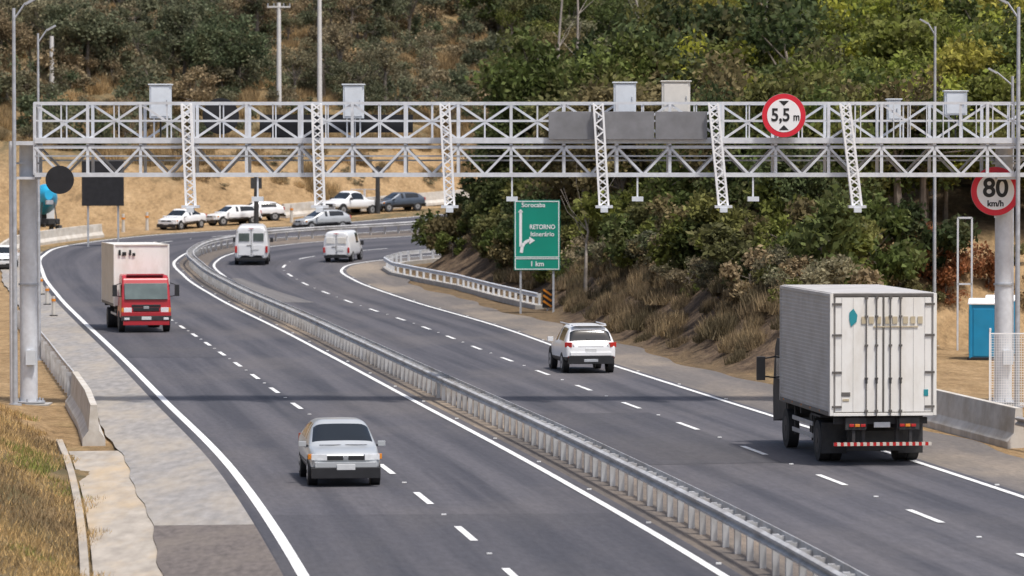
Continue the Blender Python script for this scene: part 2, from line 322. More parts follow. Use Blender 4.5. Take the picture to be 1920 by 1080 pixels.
def ground_mat():
    m=D.materials.new('ground_soil_and_dry_grass'); m.use_nodes=True; nt=m.node_tree;N=nt.nodes;L=nt.links
    b=N['Principled BSDF']; b.inputs['Roughness'].default_value=.95; b.inputs['Specular IOR Level'].default_value=.15
    tc=N.new('ShaderNodeTexCoord'); at=N.new('ShaderNodeAttribute'); at.attribute_name='zone'; sp=N.new('ShaderNodeSeparateColor'); L.new(at.outputs['Color'],sp.inputs[0])
    def noise(sc,det=8,ro=.65,mp=None):
        n=N.new('ShaderNodeTexNoise'); n.inputs['Scale'].default_value=sc; n.inputs['Detail'].default_value=det; n.inputs['Roughness'].default_value=ro
        if mp: 
            q=N.new('ShaderNodeMapping'); q.inputs['Scale'].default_value=mp; L.new(tc.outputs['Object'],q.inputs[0]); L.new(q.outputs[0],n.inputs[0])
        else: L.new(tc.outputs['Object'],n.inputs[0])
        return n.outputs['Fac']
    def ramp(fac,st):
        r=N.new('ShaderNodeValToRGB'); L.new(fac,r.inputs[0]); e=r.color_ramp.elements
        while len(e)<len(st): e.new(.5)
        for x,(p,c) in zip(e,st): x.position=p; x.color=(*c,1)
        return r.outputs[0]
    def mix(fac,a,c):
        x=N.new('ShaderNodeMix'); x.data_type='RGBA'; L.new(fac,x.inputs[0]); L.new(a,x.inputs[6]); L.new(c,x.inputs[7]); return x.outputs[2]
    S=(1,.4,1)
    dry=ramp(noise(.8,9,.75,S),[(.3,(.09,.085,.045)),(.45,(.17,.135,.075)),(.58,(.29,.20,.10)),(.7,(.12,.11,.06))])
    ea=ramp(noise(.7,9,.78,S),[(.3,(.17,.115,.06)),(.44,(.34,.225,.115)),(.6,(.44,.30,.16)),(.72,(.52,.38,.23))])
    gr=ramp(noise(2.),[(.3,(.09,.10,.03)),(.55,(.16,.16,.05)),(.75,(.28,.22,.1))])
    br=ramp(noise(1.6,8,.7,(1,1,.5)),[(.3,(.05,.038,.028)),(.5,(.13,.09,.06)),(.7,(.22,.16,.10))])
    c=mix(sp.outputs[0],dry,ea); c=mix(sp.outputs[1],c,gr); c=mix(sp.outputs[2],c,br)
    fn=noise(4,10,.8,S); r4=N.new('ShaderNodeMapRange'); r4.inputs[1].default_value=.3; r4.inputs[2].default_value=.7; r4.inputs[3].default_value=.55; r4.inputs[4].default_value=1.35; L.new(fn,r4.inputs[0])
    vm=N.new('ShaderNodeVectorMath'); vm.operation='SCALE'; L.new(c,vm.inputs[0]); L.new(r4.outputs[0],vm.inputs['Scale']); L.new(vm.outputs[0],b.inputs['Base Color'])
    bp=N.new('ShaderNodeBump'); bp.inputs['Strength'].default_value=.8; bp.inputs['Distance'].default_value=.3; L.new(noise(1.5,10,.75),bp.inputs['Height']); L.new(bp.outputs[0],b.inputs['Normal'])
    return m
me.materials.append(ground_mat()); me.polygons.foreach_set('use_smooth',[True]*len(me.polygons))
link(D.objects.new('ground',me))

# ------------------------------------------------------------ guardrails and barriers
def sweep(mb,C,prof,k,closed=False,zf=zr1):
    t=np.gradient(C,axis=0); t/=np.linalg.norm(t,axis=1)[:,None]; n=np.stack([t[:,1],-t[:,0]],1); m=len(prof); vs=[]
    for i in range(len(C)):
        z0=zf(C[i,1])
        for o,z in prof: vs.append((C[i,0]+n[i,0]*o,C[i,1]+n[i,1]*o,z0+z))
    fs=[]
    for i in range(len(C)-1):
        for j in range(m if closed else m-1): fs.append((i*m+j,i*m+(j+1)%m,(i+1)*m+(j+1)%m,(i+1)*m+j))
    mb.add(vs,fs,k)
    if closed: mb.add(vs[:m],[tuple(range(m))],k); mb.add(vs[-m:],[tuple(range(m))],k)
def wprof(o,sgn): 
    return [(o,.53),(o+sgn*.07,.56),(o+sgn*.07,.60),(o+sgn*.005,.64),(o+sgn*.005,.665),(o+sgn*.07,.705),(o+sgn*.07,.745),(o,.78),(o-sgn*.012,.775),(o-sgn*.005,.65),(o-sgn*.012,.535)]
def guard(name,C,double=True,step=1.33,k='rail',side=1):
    mb=MB()
    s=arc_at(C); CC=sub(C,0,s[-1],max(4,int(s[-1]/1.0)))
    if double:
        sweep(mb,CC,wprof(-.17,-1),k,True); sweep(mb,CC,wprof(.17,1),k,True)
    else: sweep(mb,CC,wprof(.12*side,side),k,True)
    for c in np.arange(.2,s[-1]-.1,step):
        q=sub(C,c,c+.2,2); p=q[0]; d=q[1]-q[0]; a=math.atan2(d[1],d[0])-math.pi/2; R=Matrix.Rotation(a,3,'Z'); z=zr1(p[1])
        mb.box((p[0],p[1],z+.36),(.12,.10,.76),k,R)
        if double: mb.box((p[0],p[1],z+.65),(.33,.07,.12),k,R)
        else: mb.box((p[0],p[1],z+.65),(.16,.09,.16),k,R)
    mb.obj(name)
guard('guardrail',CM[[i for i in range(len(CM)) if CM[i,1]>30 and i<len(CM)-60]])
gl=np.array([(-13.35,122),(-15.2,134),(-17.3,148),(-19.6,163),(-22.4,181)]); guard('guardrail',gl,False,2.,side=1)
gr=np.array([(1.4,199),(-.8,210),(-2.9,221),(-5.2,229),(-6.9,235),(-7.6,241),(-6.7,247),(-3.6,252.6),(2,259),(9,267)])
t_=np.linspace(0,9,60); gr=np.stack([np.interp(t_,range(10),gr[:,0]),np.interp(t_,range(10),gr[:,1])],1)
guard('guardrail',gr,False,1.5,'galv',side=-1)
mb=MB(); sweep(mb,gr,[(-.25,-.1),(-.25,.16),(.2,.16),(.2,-.1)],'conc',True); mb.obj('kerb')
def jersey(name,C,h=.9,k='concw',sgn=1):
    mb=MB(); s=arc_at(np.array(C,float)); CC=sub(np.array(C,float),0,s[-1],max(3,int(s[-1]/2)))
    sweep(mb,CC,[(-.30,-.1),(-.30,.1),(-.14,.32),(-.09,h),(.09,h),(.14,.32),(.30,.1),(.30,-.1)],k,True); return mb.obj(name,bevel=.015)
jersey('concrete_barrier',[(-10.95,104.6),(-11.9,112),(-13.3,121.6)],1.0)
jersey('concrete_barrier',[(13.15,103.6),(11.9,112.5),(10.3,124),(9.2,134)],.98)
guard('guardrail',np.array([(18.0,66),(16.0,84),(14.3,98),(13.2,103.4)]),False,2.,side=-1)
i0=[i for i in range(len(C0)) if TS[i]>T[9]-6][0]; i1=[i for i in range(len(C0)) if TS[i]>T[11]-2][0]; i2=[i for i in range(len(C0)) if TS[i]>T[12]+6][0]; i3=[i for i in range(len(C0)) if TS[i]>T[14]+20][0]
jersey('concrete_barrier',offs(C0,-2.6)[i0:i1],.85)
jersey('concrete_barrier',offs(C0,-8.0)[i2:i3],.95)
mb=MB(); sweep(mb,offs(C0,-3.85)[[i for i in range(len(C0)) if 40<C0[i,1]<106]],[(-.08,-.2),(-.08,.08),(.08,.08),(.08,-.2)],'gutter',True); mb.obj('kerb')

# ------------------------------------------------------------ gantry
GYf,GYb=121.2,122.7
g=empty('toll_gantry')
mb=MB(); X0,X1=-14.45,17.6
for y in(GYf,GYb):
    for z,w in((9.15,.08),(8.02,.17),(7.82,.09),(6.98,.13)):
        mb.beam((X0,y,z),(X1,y,z),w,w,'galv')
    mb.beam((X0,y,8.62),(X1,y,8.62),.05,.05,'galv')
n=20; dx=(X1-X0)/n
for y,ph in((GYf,0),(GYb,1)):
    for i in range(n+1):
        x=X0+i*dx; mb.beam((x,y,6.98),(x,y,9.15),.09,.09,'galv')
        if i<n:
            a,b=(8.05,9.12) if (i+ph)%2 else (9.12,8.05)
            mb.beam((x,y+.02,a),(x+dx,y+.02,b),.07,.07,'galv')
    m=n*2; d2=(X1-X0)/m
    for i in range(m):
        x=X0+i*d2; a,b=(6.99,7.82) if i%2 else (7.82,6.99)
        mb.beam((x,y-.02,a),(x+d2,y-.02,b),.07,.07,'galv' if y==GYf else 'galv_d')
    for i in range(0,m,2): mb.beam((X0+i*d2+d2,y,8.05),(X0+i*d2+d2,y,9.15),.04,.04,'galv')
for i in range(n+1):
    x=X0+i*dx
    for z in(7.0,7.9,9.15) if i in(0,n) else (7.0,7.9): mb.beam((x,GYf,z),(x,GYb,z),.07,.07,'galv')
    if i<n: mb.beam((x,GYf,6.98),(x+dx,GYb,6.98),.05,.05,'galv_d')
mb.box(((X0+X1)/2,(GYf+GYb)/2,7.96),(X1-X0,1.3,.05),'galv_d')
mb.beam((X0,GYb+.4,7.42),(X1,GYb+.4,7.42),.05,.05,'galv_d')
mb.beam((X0,GYf-.03,7.55),(X1,GYf-.03,7.55),.045,.045,'galv_d')
# handrail posts and cables
for i in range(64):
    x=12.0+i*.0 if False else X0+i*.5
    if x>9.5: mb.beam((x,GYf-.05,8.05),(x,GYf-.05,9.12),.03,.03,'galv')
mb.obj('truss',g)
mb=MB()
for x,yc in((-14.8,122.4),(15.05,122.4)):
    mb.cyl((x,yc,-.1),(x,yc,8.0),.27,'galv',20); mb.cyl((x,yc,0),(x,yc,.05),.5,'galv_d',20); mb.cyl((x,yc,7.3),(x,yc,7.36),.38,'galv',20)
    mb.box((x,122.0,7.94),(.8,1.7,.12),'galv'); mb.box((x,122.0,6.88),(.7,1.6,.08),'galv')
    for a in range(8): mb.cyl((x+.42*math.cos(a*.785),yc+.42*math.sin(a*.785),0),(x+.42*math.cos(a*.785),yc+.42*math.sin(a*.785),.14),.03,'galv_d',6)
    mb.box((x,yc,-.15),(1.3,1.3,.25),'conc'); mb.cyl((x,yc,3.6),(x,yc,3.66),.31,'galv_d',20); mb.box((x+.1,yc-.33,1.4),(.3,.14,.45),'cab')
mb.cyl((-15.25,122.1,-.1),(-15.25,122.1,8),.10,'galv',12)
mb.obj('columns',g)
mb=MB()
for xt,xb in((-9.83,-9.70),(-5.90,-5.80),(-2.03,-1.88),(2.6,2.78),(6.08,6.38),(10.05,10.42)):
    y0=120.85; zt,zb=9.12,6.05; w=.135
    for sx in(-1,1):
        for sy in(-.12,.12): mb.beam((xt+sx*w,y0+sy,zt),(xb+sx*w,y0+sy,zb),.06,.06,'whitearm')
    k=15
    for i in range(k):
        f0,f1=i/k,(i+1)/k; s=1 if i%2 else -1
        for sy in(-.12,.12):
            s2=s if sy<0 else -s
            mb.beam((xt+(xb-xt)*f0-s2*w,y0+sy,zt+(zb-zt)*f0),(xt+(xb-xt)*f1+s2*w,y0+sy,zt+(zb-zt)*f1),.045,.045,'whitearm')
        mb.beam((xt+(xb-xt)*f0-w,y0-.12*s,zt+(zb-zt)*f0),(xt+(xb-xt)*f0-w,y0+.12*s,zt+(zb-zt)*f1),.04,.04,'whitearm')
        mb.beam((xt+(xb-xt)*f0+w,y0-.12*s,zt+(zb-zt)*f0),(xt+(xb-xt)*f0+w,y0+.12*s,zt+(zb-zt)*f1),.04,.04,'whitearm')
    mb.box((xb,y0-.05,zb-.03),(.52,.5,.08),'galv'); mb.box((xb,y0-.2,zb-.13),(.22,.3,.14),'cab')
for x in(3.8,0.0,7.3,-7.7): 
    mb.beam((x,GYf,6.95),(x,GYf,6.3),.05,.05,'galv'); mb.box((x,GYf-.05,6.25),(.34,.4,.14),'cab')
mb.obj('sensor_arms',g)
mb=MB()
for x0,x1,z0,z1,k in((-11.05,-10.4,8.7,9.7,'cab'),(-5.15,-4.52,8.7,9.7,'cab'),(3.1,3.78,8.85,9.76,'cab'),(4.57,5.43,8.85,9.8,'cabbeige'),(13.2,13.87,8.8,9.5,'cab'),(11.45,11.85,8.65,9.25,'cab')):
    mb.box(((x0+x1)/2,122.2,(z0+z1)/2),(x1-x0,.4,z1-z0),k); mb.box(((x0+x1)/2,122.2,z1+.03),(x1-x0+.08,.5,.04),k)
    mb.box(((x0+x1)/2,121.985,(z0+z1)/2),((x1-x0)*.86,.02,(z1-z0)*.88),k); mb.box((x1-.12,121.96,(z0+z1)/2),(.03,.03,.12),'galv_d')
    mb.beam(((x0+x1)/2-.2,122.2,8.0),((x0+x1)/2-.2,122.2,z0),.05,.05,'galv'); mb.beam(((x0+x1)/2+.2,122.2,8.0),((x0+x1)/2+.2,122.2,z0),.05,.05,'galv')
    mb.cyl(((x0+x1)/2,122.2,8.0),((x0+x1)/2,122.2,z0),.03,'black',6)
mb.obj('equipment_cabinets',g,bevel=.012)
mb=MB()
for a,b in((1.1,2.6),(2.63,4.3),(4.33,5.9)): mb.box(((a+b)/2,120.98,8.47),(b-a-.01,.12,.84),'panelgrey')
mb.obj('display_panel_housing',g,bevel=.01)
mb=MB()
mb.box((-5.4,123.1,8.55),(4.7,.25,.55),'blackcloth'); mb.box((-6.6,123.1,8.35),(1.6,.3,.5),'blackcloth')
mb.cyl((-8.95,123.0,8.78),(-8.95,123.1,8.78),.56,'blackcloth',28)
mb.cyl((-13.68,121.0,6.83),(-13.68,121.08,6.83),.43,'blackcloth',28)
mb.obj('covered_signs',g)

def disc_sign(name,x,y,z,r,parent=None):
    e=empty(name,(x,y,z)); mb=MB()
    mb.cyl((0,.03,0),(0,0,0),r,'signred',48); mb.cyl((0,.02,0),(0,-.006,0),r*.77,'signwhite',48); mb.cyl((0,.04,0),(0,.029,0),r*1.01,'galv_d',48)
    mb.beam((0,.07,r*.9),(0,.07,-r*1.1),.06,.05,'galv'); mb.obj('sign_face',e); return e
s1=disc_sign('traffic_sign',8.2,120.75,8.77,.655)
text('5,5',(-.10,-.012,0),.54,'signblack',s1,bold=.012,sx=.88); text('m',(.38,-.012,-.05),.32,'signblack',s1,bold=.008,sx=.8)
mb=MB(); mb.add([(-.15,-.012,.44),(.15,-.012,.44),(0,-.012,.29)],[(0,1,2)],'signblack'); mb.add([(-.15,-.012,-.44),(.15,-.012,-.44),(0,-.012,-.29)],[(0,1,2)],'signblack'); mb.obj('triangles',s1)
s2=disc_sign('traffic_sign',14.72,121.8,6.48,.74)
text('80',(0,-.012,.08),.80,'signblack',s2,bold=.018,sx=.98); text('km/h',(0,-.012,-.38),.25,'signblack',s2,bold=.008)
mb=MB(); mb.box((.2,.28,0),(.12,.4,.08),'galv'); mb.obj('bracket',s2)

e=empty('direction_sign',(1.22,195,zr1(195))); mb=MB()
zc=2.05+1.7
mb.box((0,0,zc),(2.24,.05,3.42),'signgreen'); mb.obj('panel',e,bevel=.01)
mb=MB(); yy=-.032
def fr(x0,x1,z0,z1,t=.04):
    for a in((x0,x1,z0,z0+t),(x0,x1,z1-t,z1),(x0,x0+t,z0+t,z1-t),(x1-t,x1,z0+t,z1-t)): mb.box(((a[0]+a[1])/2,yy,(a[2]+a[3])/2),(a[1]-a[0],.012,a[3]-a[2]),'signwhite')
fr(-1.08,1.08,zc-1.08,zc+1.67); fr(-1.08,1.08,zc-1.67,zc-1.12)
mb.box((-.80,yy,zc+.3),(.13,.012,1.7),'signwhite')
mb.add([(-.93,yy-.006,zc+1.12),(-.67,yy-.006,zc+1.12),(-.80,yy-.006,zc+1.28)],[(0,1,2)],'signwhite')
pts=[(-.77,-.85),(-.72,-.55),(-.62,-.38),(-.48,-.28),(-.36,-.25)]
for a,b in zip(pts,pts[1:]): mb.beam((a[0],yy,zc+a[1]),(b[0],yy,zc+b[1]),.15,.012,'signwhite')
mb.add([(-.38,yy-.006,zc-.06),(-.38,yy-.006,zc-.44),(-.10,yy-.006,zc-.25)],[(0,1,2)],'signwhite')
for x in(-.8,.8): mb.beam((x,.09,-.8),(x,.09,zc+1.6),.10,.10,'galv_d')
mb.obj('legend_and_posts',e)
text('Sorocaba',(-.18,-.035,zc+1.47),.31,'signwhite',e,bold=.004)
text('RETORNO',(.26,-.035,zc+.40),.31,'signwhite',e,bold=.006,sx=.85); text('Itinerário',(.26,-.035,zc+.05),.31,'signwhite',e,bold=.004)
text('1 km',(0,-.035,zc-1.4),.34,'signwhite',e,bold=.006)
e=empty('hazard_marker',(1.75,197.5,zr1(197.5))); mb=MB(); mb.box((0,0,.55),(.5,.04,.9),'signblack')
for i in range(3): mb.box((0,-.03,.3+i*.28),(.5,.02,.1),'amber',Matrix.Rotation(.6,3,'Y'))
mb.beam((0,.05,-.3),(0,.05,.9),.07,.07,'galv_d'); mb.obj('board',e)
e=empty('covered_road_sign',(-27.2,266,hz(-27.2,270))); mb=MB(); mb.box((0,0,7.3-zr1(266)-1.45+.1),(2.8,.12,3.0),'blackcloth')
for x in(-1,1): mb.beam((x,.12,-.4),(x,.12,5),.12,.12,'galv_d')
mb.obj('panel_and_posts',e,bevel=.02)
for x,y in((-18.6,291),(-10.2,304)):
    e=empty('sign_post',(x,y,hz(x,y))); mb=MB(); mb.cyl((0,0,-.3),(0,0,3.6),.20,'chassis',10,.16); mb.box((0,0,3.1),(.8,.3,.8),'chassis'); mb.obj('post',e)

# ------------------------------------------------------------ poles
def lamp(x,y,top,arm,base=None,r=.085):
    b=hz(x,y) if base is None else base
    e=empty('street_lamp',(x,y,b)); mb=MB(); h=top-b; s=np.sign(arm)
    mb.cyl((0,0,-.3),(0,0,h),r,'galv_d',12,r*.6); mb.cyl((0,0,-.05),(0,0,.04),.2,'galv_d',12)
    mb.cyl((0,0,h-.35),(arm,0,h+.15),.03,'galv_d',8); mb.box((arm*1.0+s*.15,0,h+.20),(.36,.2,.07),'galv_d',Matrix.Rotation(-.5*s,3,'Y'))
    mb.obj('pole',e)
lamp(-15.0,120.6,12.0,.35); lamp(-17.75,150,12.2,.35,r=.07); lamp(16.9,160,12.8,-.3,r=.08); lamp(15.3,121.0,12.05,-.35); lamp(18.75,150,10.6,-.6)
lamp(-14.75,105.5,3.9,-.3,r=.05)
def upole(x,y,top,cross=True):
    b=hz(x,y); e=empty('utility_pole',(x,y,b)); mb=MB(); h=top-b
    mb.cyl((0,0,-.5),(0,0,h),.22,'polec',10,.16)
    if cross:
        mb.box((0,-.1,h-.35),(1.9,.12,.12),'polec')
        for q in(-.9,-.4,.4,.9): mb.cyl((q,-.1,h-.3),(q,-.1,h-.05),.05,'galv_d',6)
    mb.obj('pole',e)
upole(-19.2,330,20.6); upole(-15.9,331,24,False); upole(-37,322,17.6,False)

# ------------------------------------------------------------ vehicles
def loft_body(st,mf,parent,name='body',sub_=2):
    rings=[]
    for (y,zb,wb,wm,zt,wt,zro,wr) in st:
        h=[(0,zb),(wb,zb),(wm,zb+(zt-zb)*.32),(wm*1.0,zb+(zt-zb)*.72),(wt,zt),(wr,zro),(wr*.55,zro+.015)]
        rings.append([(x,y,z) for x,z in h]+[(0,y,zro+.02)]+[(-x,y,z) for x,z in h[:0:-1]])
    n=len(rings[0]); vs=[p for r in rings for p in r]; fs=[];mi=[];keys=[]
    def kid(k):
        if k not in keys: keys.append(k)
        return keys.index(k)
    for i in range(len(rings)-1):
        for j in range(n):
            fs.append((i*n+j,i*n+(j+1)%n,(i+1)*n+(j+1)%n,(i+1)*n+j)); jj=j if j<n/2 else n-1-j; mi.append(kid(mf(i,jj)))
    fs.append(tuple(range(n))); mi.append(kid(mf(-1,-1))); fs.append(tuple(range((len(rings)-1)*n,len(rings)*n))[::-1]); mi.append(kid(mf(-2,-1)))
    me=D.meshes.new(name); me.from_pydata(vs,[],fs)
    for k in keys: me.materials.append(M[k])
    me.polygons.foreach_set('material_index',mi); me.polygons.foreach_set('use_smooth',[True]*len(fs))
    bm=bmesh.new(); bm.from_mesh(me); bmesh.ops.recalc_face_normals(bm,faces=bm.faces); bm.to_mesh(me); bm.free()
    o=link(D.objects.new(name,me)); o.parent=parent; s=o.modifiers.new('s','SUBSURF'); s.levels=sub_; s.render_levels=sub_; return o
def wheel(mb,x,y,r,w,sgn,rim='rim'):
    mb.cyl((x-w/2,y,r),(x+w/2,y,r),r,'rubber',24); xo=x+sgn*(w/2+.006)
    mb.cyl((x,y,r),(xo,y,r),r*.62,rim,16); mb.cyl((x,y,r),(xo+sgn*.01,y,r),r*.16,'black',10)
def arches(mb,W,ys,r):
    for y in ys:
        for s in(-1,1): mb.cyl((s*(W/2-.22),y,r*1.05),(s*(W/2-.012),y,r*1.05),r*1.2,'black',24)
def vehicle(name,x,y,th):
    a=math.atan(slope(y)); return empty(name,(x,y,zr1(y)+.012),rad(th),a*math.cos(rad(th)))

def hatch(name,x,y,th,paint,L=3.95,W=1.66,H=1.43,style='hatch',z=None):
    e=vehicle(name,x,y,th)
    if z is not None: e.location.z=z
    h=H; hw=W/2; q=L/3.95
    rear=[(-1.97,.34,.80,.88,.60,.86,.66,.72),(-1.90,.24,.88,.96,.66,.95,.70,.83)]
    if style=='sedan': mid=[(-1.80,.22,.9,.98,.66,.95,.71,.82),(-1.2,.2,.92,1.0,.66,.96,.71,.85),(-.75,.2,.92,1.0,.66,.96,.965,.70)]
    else: mid=[(-1.80,.20,.9,.99,.66,.96,.70,.86),(-1.45,.2,.92,1.0,.66,.96,.955,.72)]
    mid+=[(-.55,.18,.92,1.0,.65,.96,.975,.74),(-.18,.18,.92,1.0,.63,.96,.98,.74),(-.08,.18,.92,1.0,.63,.96,.98,.74),(.18,.18,.92,1.,.62,.95,.985,.74),(.25,.18,.92,1.,.62,.95,.98,.76),(1.12,.18,.92,.99,.585,.94,.615,.93),(1.17,.18,.92,.99,.58,.94,.60,.91)]
    front=[(1.58,.18,.9,.97,.555,.92,.578,.82),(1.86,.20,.84,.92,.50,.86,.53,.76),(1.95,.25,.76,.84,.44,.78,.46,.66)]
    st=[(yy*q,zb*h,wb*hw,wm*hw,zt*h,wt*hw,zo*h,wr*hw) for yy,zb,wb,wm,zt,wt,zo,wr in rear+mid+front]
    ys=[s[0]/q for s in st]
    def mf(i,j):
        if i<0: return paint
        y0,y1=ys[i],ys[i+1]
        if j==4:
            if y0>=-1.46 and y1<=.2 and not(y0>=-.19 and y1<=-.07): return 'glass'
            return paint
        if j in(5,6):
            if style=='sedan':
                if abs(y0+1.2)<.01: return 'glass'
            elif abs(y0+1.80)<.01: return 'glass'
            if abs(y0-.25)<.01: return 'glass'
        if j in(0,1) : return 'black'
        return paint
    loft_body(st,mf,e)
    mb=MB(); r=.30*H/1.43; fy,ry=1.28*q,-1.22*q
    arches(mb,W,(fy,ry),r)
    for yy in(fy,ry):
        for s in(-1,1): wheel(mb,s*(hw-.10),yy,r,.19,s)
    mb.obj('wheels',e)
    mb=MB(); f=1.95*q
    for s in(-1,1):
        mb.box((s*hw*.70,f-.09,.465*h),(.36,.16,.14),'lens',Matrix.Rotation(-s*.28,3,'Z')); mb.box((s*hw*.94,f-.28,.465*h),(.06,.16,.12),'amber',Matrix.Rotation(-s*.5,3,'Z'))
        mb.box((s*(hw+.08),.86*q,.63*h),(.17,.12,.12),paint); mb.box((s*(hw+.0),.86*q,.60*h),(.1,.06,.05),'black')
        mb.box((s*hw*.80,f+.02,.22*h),(.20,.08,.11),'lens' if style=='hatch' else 'black')
        mb.box((s*hw*.82,-1.905*q,.60*h),(.22,.14,.22),'tail',Matrix.Rotation(s*.25,3,'Z'))
        mb.box((s*(hw*.985),.45*q,.56*h),(.02,.16,.03),paint); mb.box((s*(hw*.985),-.55*q,.57*h),(.02,.16,.03),paint)
        mb.box((s*hw*.97,.0,.36*h),(.05,1.7,.05),'black')
    for s in(-1,1): mb.box((s*.24,f+.0,.455*h),(.36,.06,.10),'black')
    mb.box((0,f+.02,.46*h),(.09,.04,.10),'rim')
    mb.box((0,f+.0,.345*h),(W*.84,.12,.12),paint); mb.box((0,f+.02,.215*h),(W*.94,.12,.24),'black'); mb.box((0,f+.08,.31*h),(.42,.015,.13),'plate')
    mb.box((0,-1.99*q,.34*h),(W*.84,.12,.15),paint); mb.box((0,-2.0*q,.24*h),(W*.8,.10,.12),'black'); mb.box((0,-1.985*q,.50*h),(.40,.03,.13),'plate')
    for s in(-1,1): mb.box((s*.30,f-.77,.625*h),(.5,.02,.015),'black',Matrix.Rotation(s*.1,3,'Z'))
    mb.obj('trim',e,bevel=.015); return e

def suv(name,x,y,th,paint='white'):
    e=vehicle(name,x,y,th); H=1.62;W=1.82;hw=W/2
    st=[(-2.16,.42,.70,.76,.86,.76,.90,.62),(-2.10,.36,.80,.86,.98,.86,1.02,.74),(-2.02,.34,.82,.89,1.00,.87,1.03,.82),(-1.80,.32,.84,.91,1.03,.88,1.56,.70),(-1.5,.3,.84,.91,1.03,.87,1.62,.68),(-.75,.28,.84,.91,1.02,.87,1.65,.66),(-.2,.28,.84,.91,1.0,.87,1.66,.65),(-.1,.28,.84,.91,1.,.87,1.66,.65),(.5,.28,.84,.91,.98,.86,1.58,.62),(1.15,.28,.84,.90,.96,.85,1.06,.74),(1.7,.28,.82,.88,.9,.8,.95,.68),(2.1,.32,.74,.8,.75,.7,.8,.56)]
    ys=[s[0] for s in st]
    def mf(i,j):
        if i<0: return paint
        y0=ys[i]
        if j==4 and -1.51<=y0<.4 and abs(y0+.2)>.02: return 'glass'
        if j in(5,6) and (abs(y0+2.02)<.01 or abs(y0-.5)<.01): return 'glass'
        if j in(0,1): return 'black'
        return paint
    loft_body(st,mf,e)
    mb=MB(); arches(mb,W,(1.35,-1.3),.36)
    for yy in(1.35,-1.3):
        for s in(-1,1): wheel(mb,s*(hw-.11),yy,.35,.22,s)
    mb.obj('wheels',e); mb=MB()
    for s in(-1,1):
        mb.box((s*.76,-2.03,.99),(.26,.18,.17),'tail',Matrix.Rotation(s*.45,3,'Z')); mb.box((s*.61,-2.13,.98),(.06,.05,.08),'lens')
        mb.box((s*(hw+.08),.75,1.08),(.2,.12,.16),paint); mb.box((s*.64,-.4,1.675),(.04,2.0,.04),'galv'); mb.box((s*.72,-2.165,.56),(.18,.03,.07),'tail')
    mb.box((0,-1.66,1.645),(1.2,.34,.035),paint); mb.box((0,-2.12,.46),(1.60,.14,.28),'black'); mb.box((0,-2.17,.44),(.5,.06,.10),'galv_d')
    mb.box((0,-2.13,.92),(.9,.03,.04),'rim'); mb.box((0,-2.15,.80),(.40,.03,.13),'plate'); mb.box((0,-2.14,.67),(1.45,.12,.12),paint); mb.box((.1,-1.985,1.14),(.5,.03,.02),'black',Matrix.Rotation(.2,3,'Y'))
    mb.obj('trim',e,bevel=.02)

def van(name,x,y,th,W,H,L,small=False):
    e=vehicle(name,x,y,th); hw=W/2; hb=H*.53; r0=-L/2
    st=[(r0,.36,.86*hw,.93*hw,hb,.93*hw,H*.955,.82*hw),(r0+.06,.30,.92*hw,.99*hw,hb,.98*hw,H*.985,.86*hw),(r0+.5,.28,.93*hw,hw,hb,.99*hw,H*.99,.87*hw),(0,.28,.93*hw,hw,hb,.99*hw,H,.87*hw),(L*.17,.28,.93*hw,hw,hb,.98*hw,H*.98,.84*hw),(L*.19,.28,.93*hw,hw,hb,.98*hw,H*.96,.84*hw),(L*.33,.28,.93*hw,hw,hb,.96*hw,hb+.08,.85*hw),(L*.45,.3,.9*hw,.95*hw,hb*.82,.86*hw,hb*.86,.7*hw),(L*.5,.35,.8*hw,.86*hw,hb*.6,.76*hw,hb*.63,.6*hw)]
    def mf(i,j):
        if i<0: return 'white'
        if i==5 and j in(5,6): return 'glass'
        if i in(3,) and j==4: return 'glass'
        if j==0: return 'black'
        return 'white'
    loft_body(st,mf,e)
    mb=MB(); R=.33
    arches(mb,W,(L*.32,-L*.27),R)
    for yy in(L*.32,-L*.27):
        for s in(-1,1): wheel(mb,s*(hw-.11),yy,R,.22,s)
    mb.obj('wheels',e); mb=MB(); yb=r0-.012
    for s in(-1,1):
        mb.box((s*hw*.42,yb,H*.38),(hw*.66,.02,H*.26),'white')
        mb.box((s*hw*.42,yb,H*.71),(hw*.62,.03,H*.20),'glassg' if not small else 'boxwhite')
        mb.box((s*hw*.90,yb+.02,H*.40),(hw*.14,.08,H*.17),'tail'); mb.box((s*(hw+.11),L*.24,H*.56),(.2,.12,.28),'black')
        mb.box((s*hw*.82,yb-.005,H*.84),(.03,.04,.12),'seam')
    mb.box((0,yb-.008,H*.56),(.022,.02,H*.72),'seam'); mb.box((0,yb-.04,.36),(W*.88,.16,.16),'black' ); mb.box((.25,yb-.018,H*.40),(.42,.02,.13),'plate')
    mb.box((-.15,yb-.02,H*.50),(.28,.03,.05),'seam'); mb.box((0,yb-.01,H*.93),(.3,.03,.04),'tail')
    mb.obj('trim',e,bevel=.015); return e

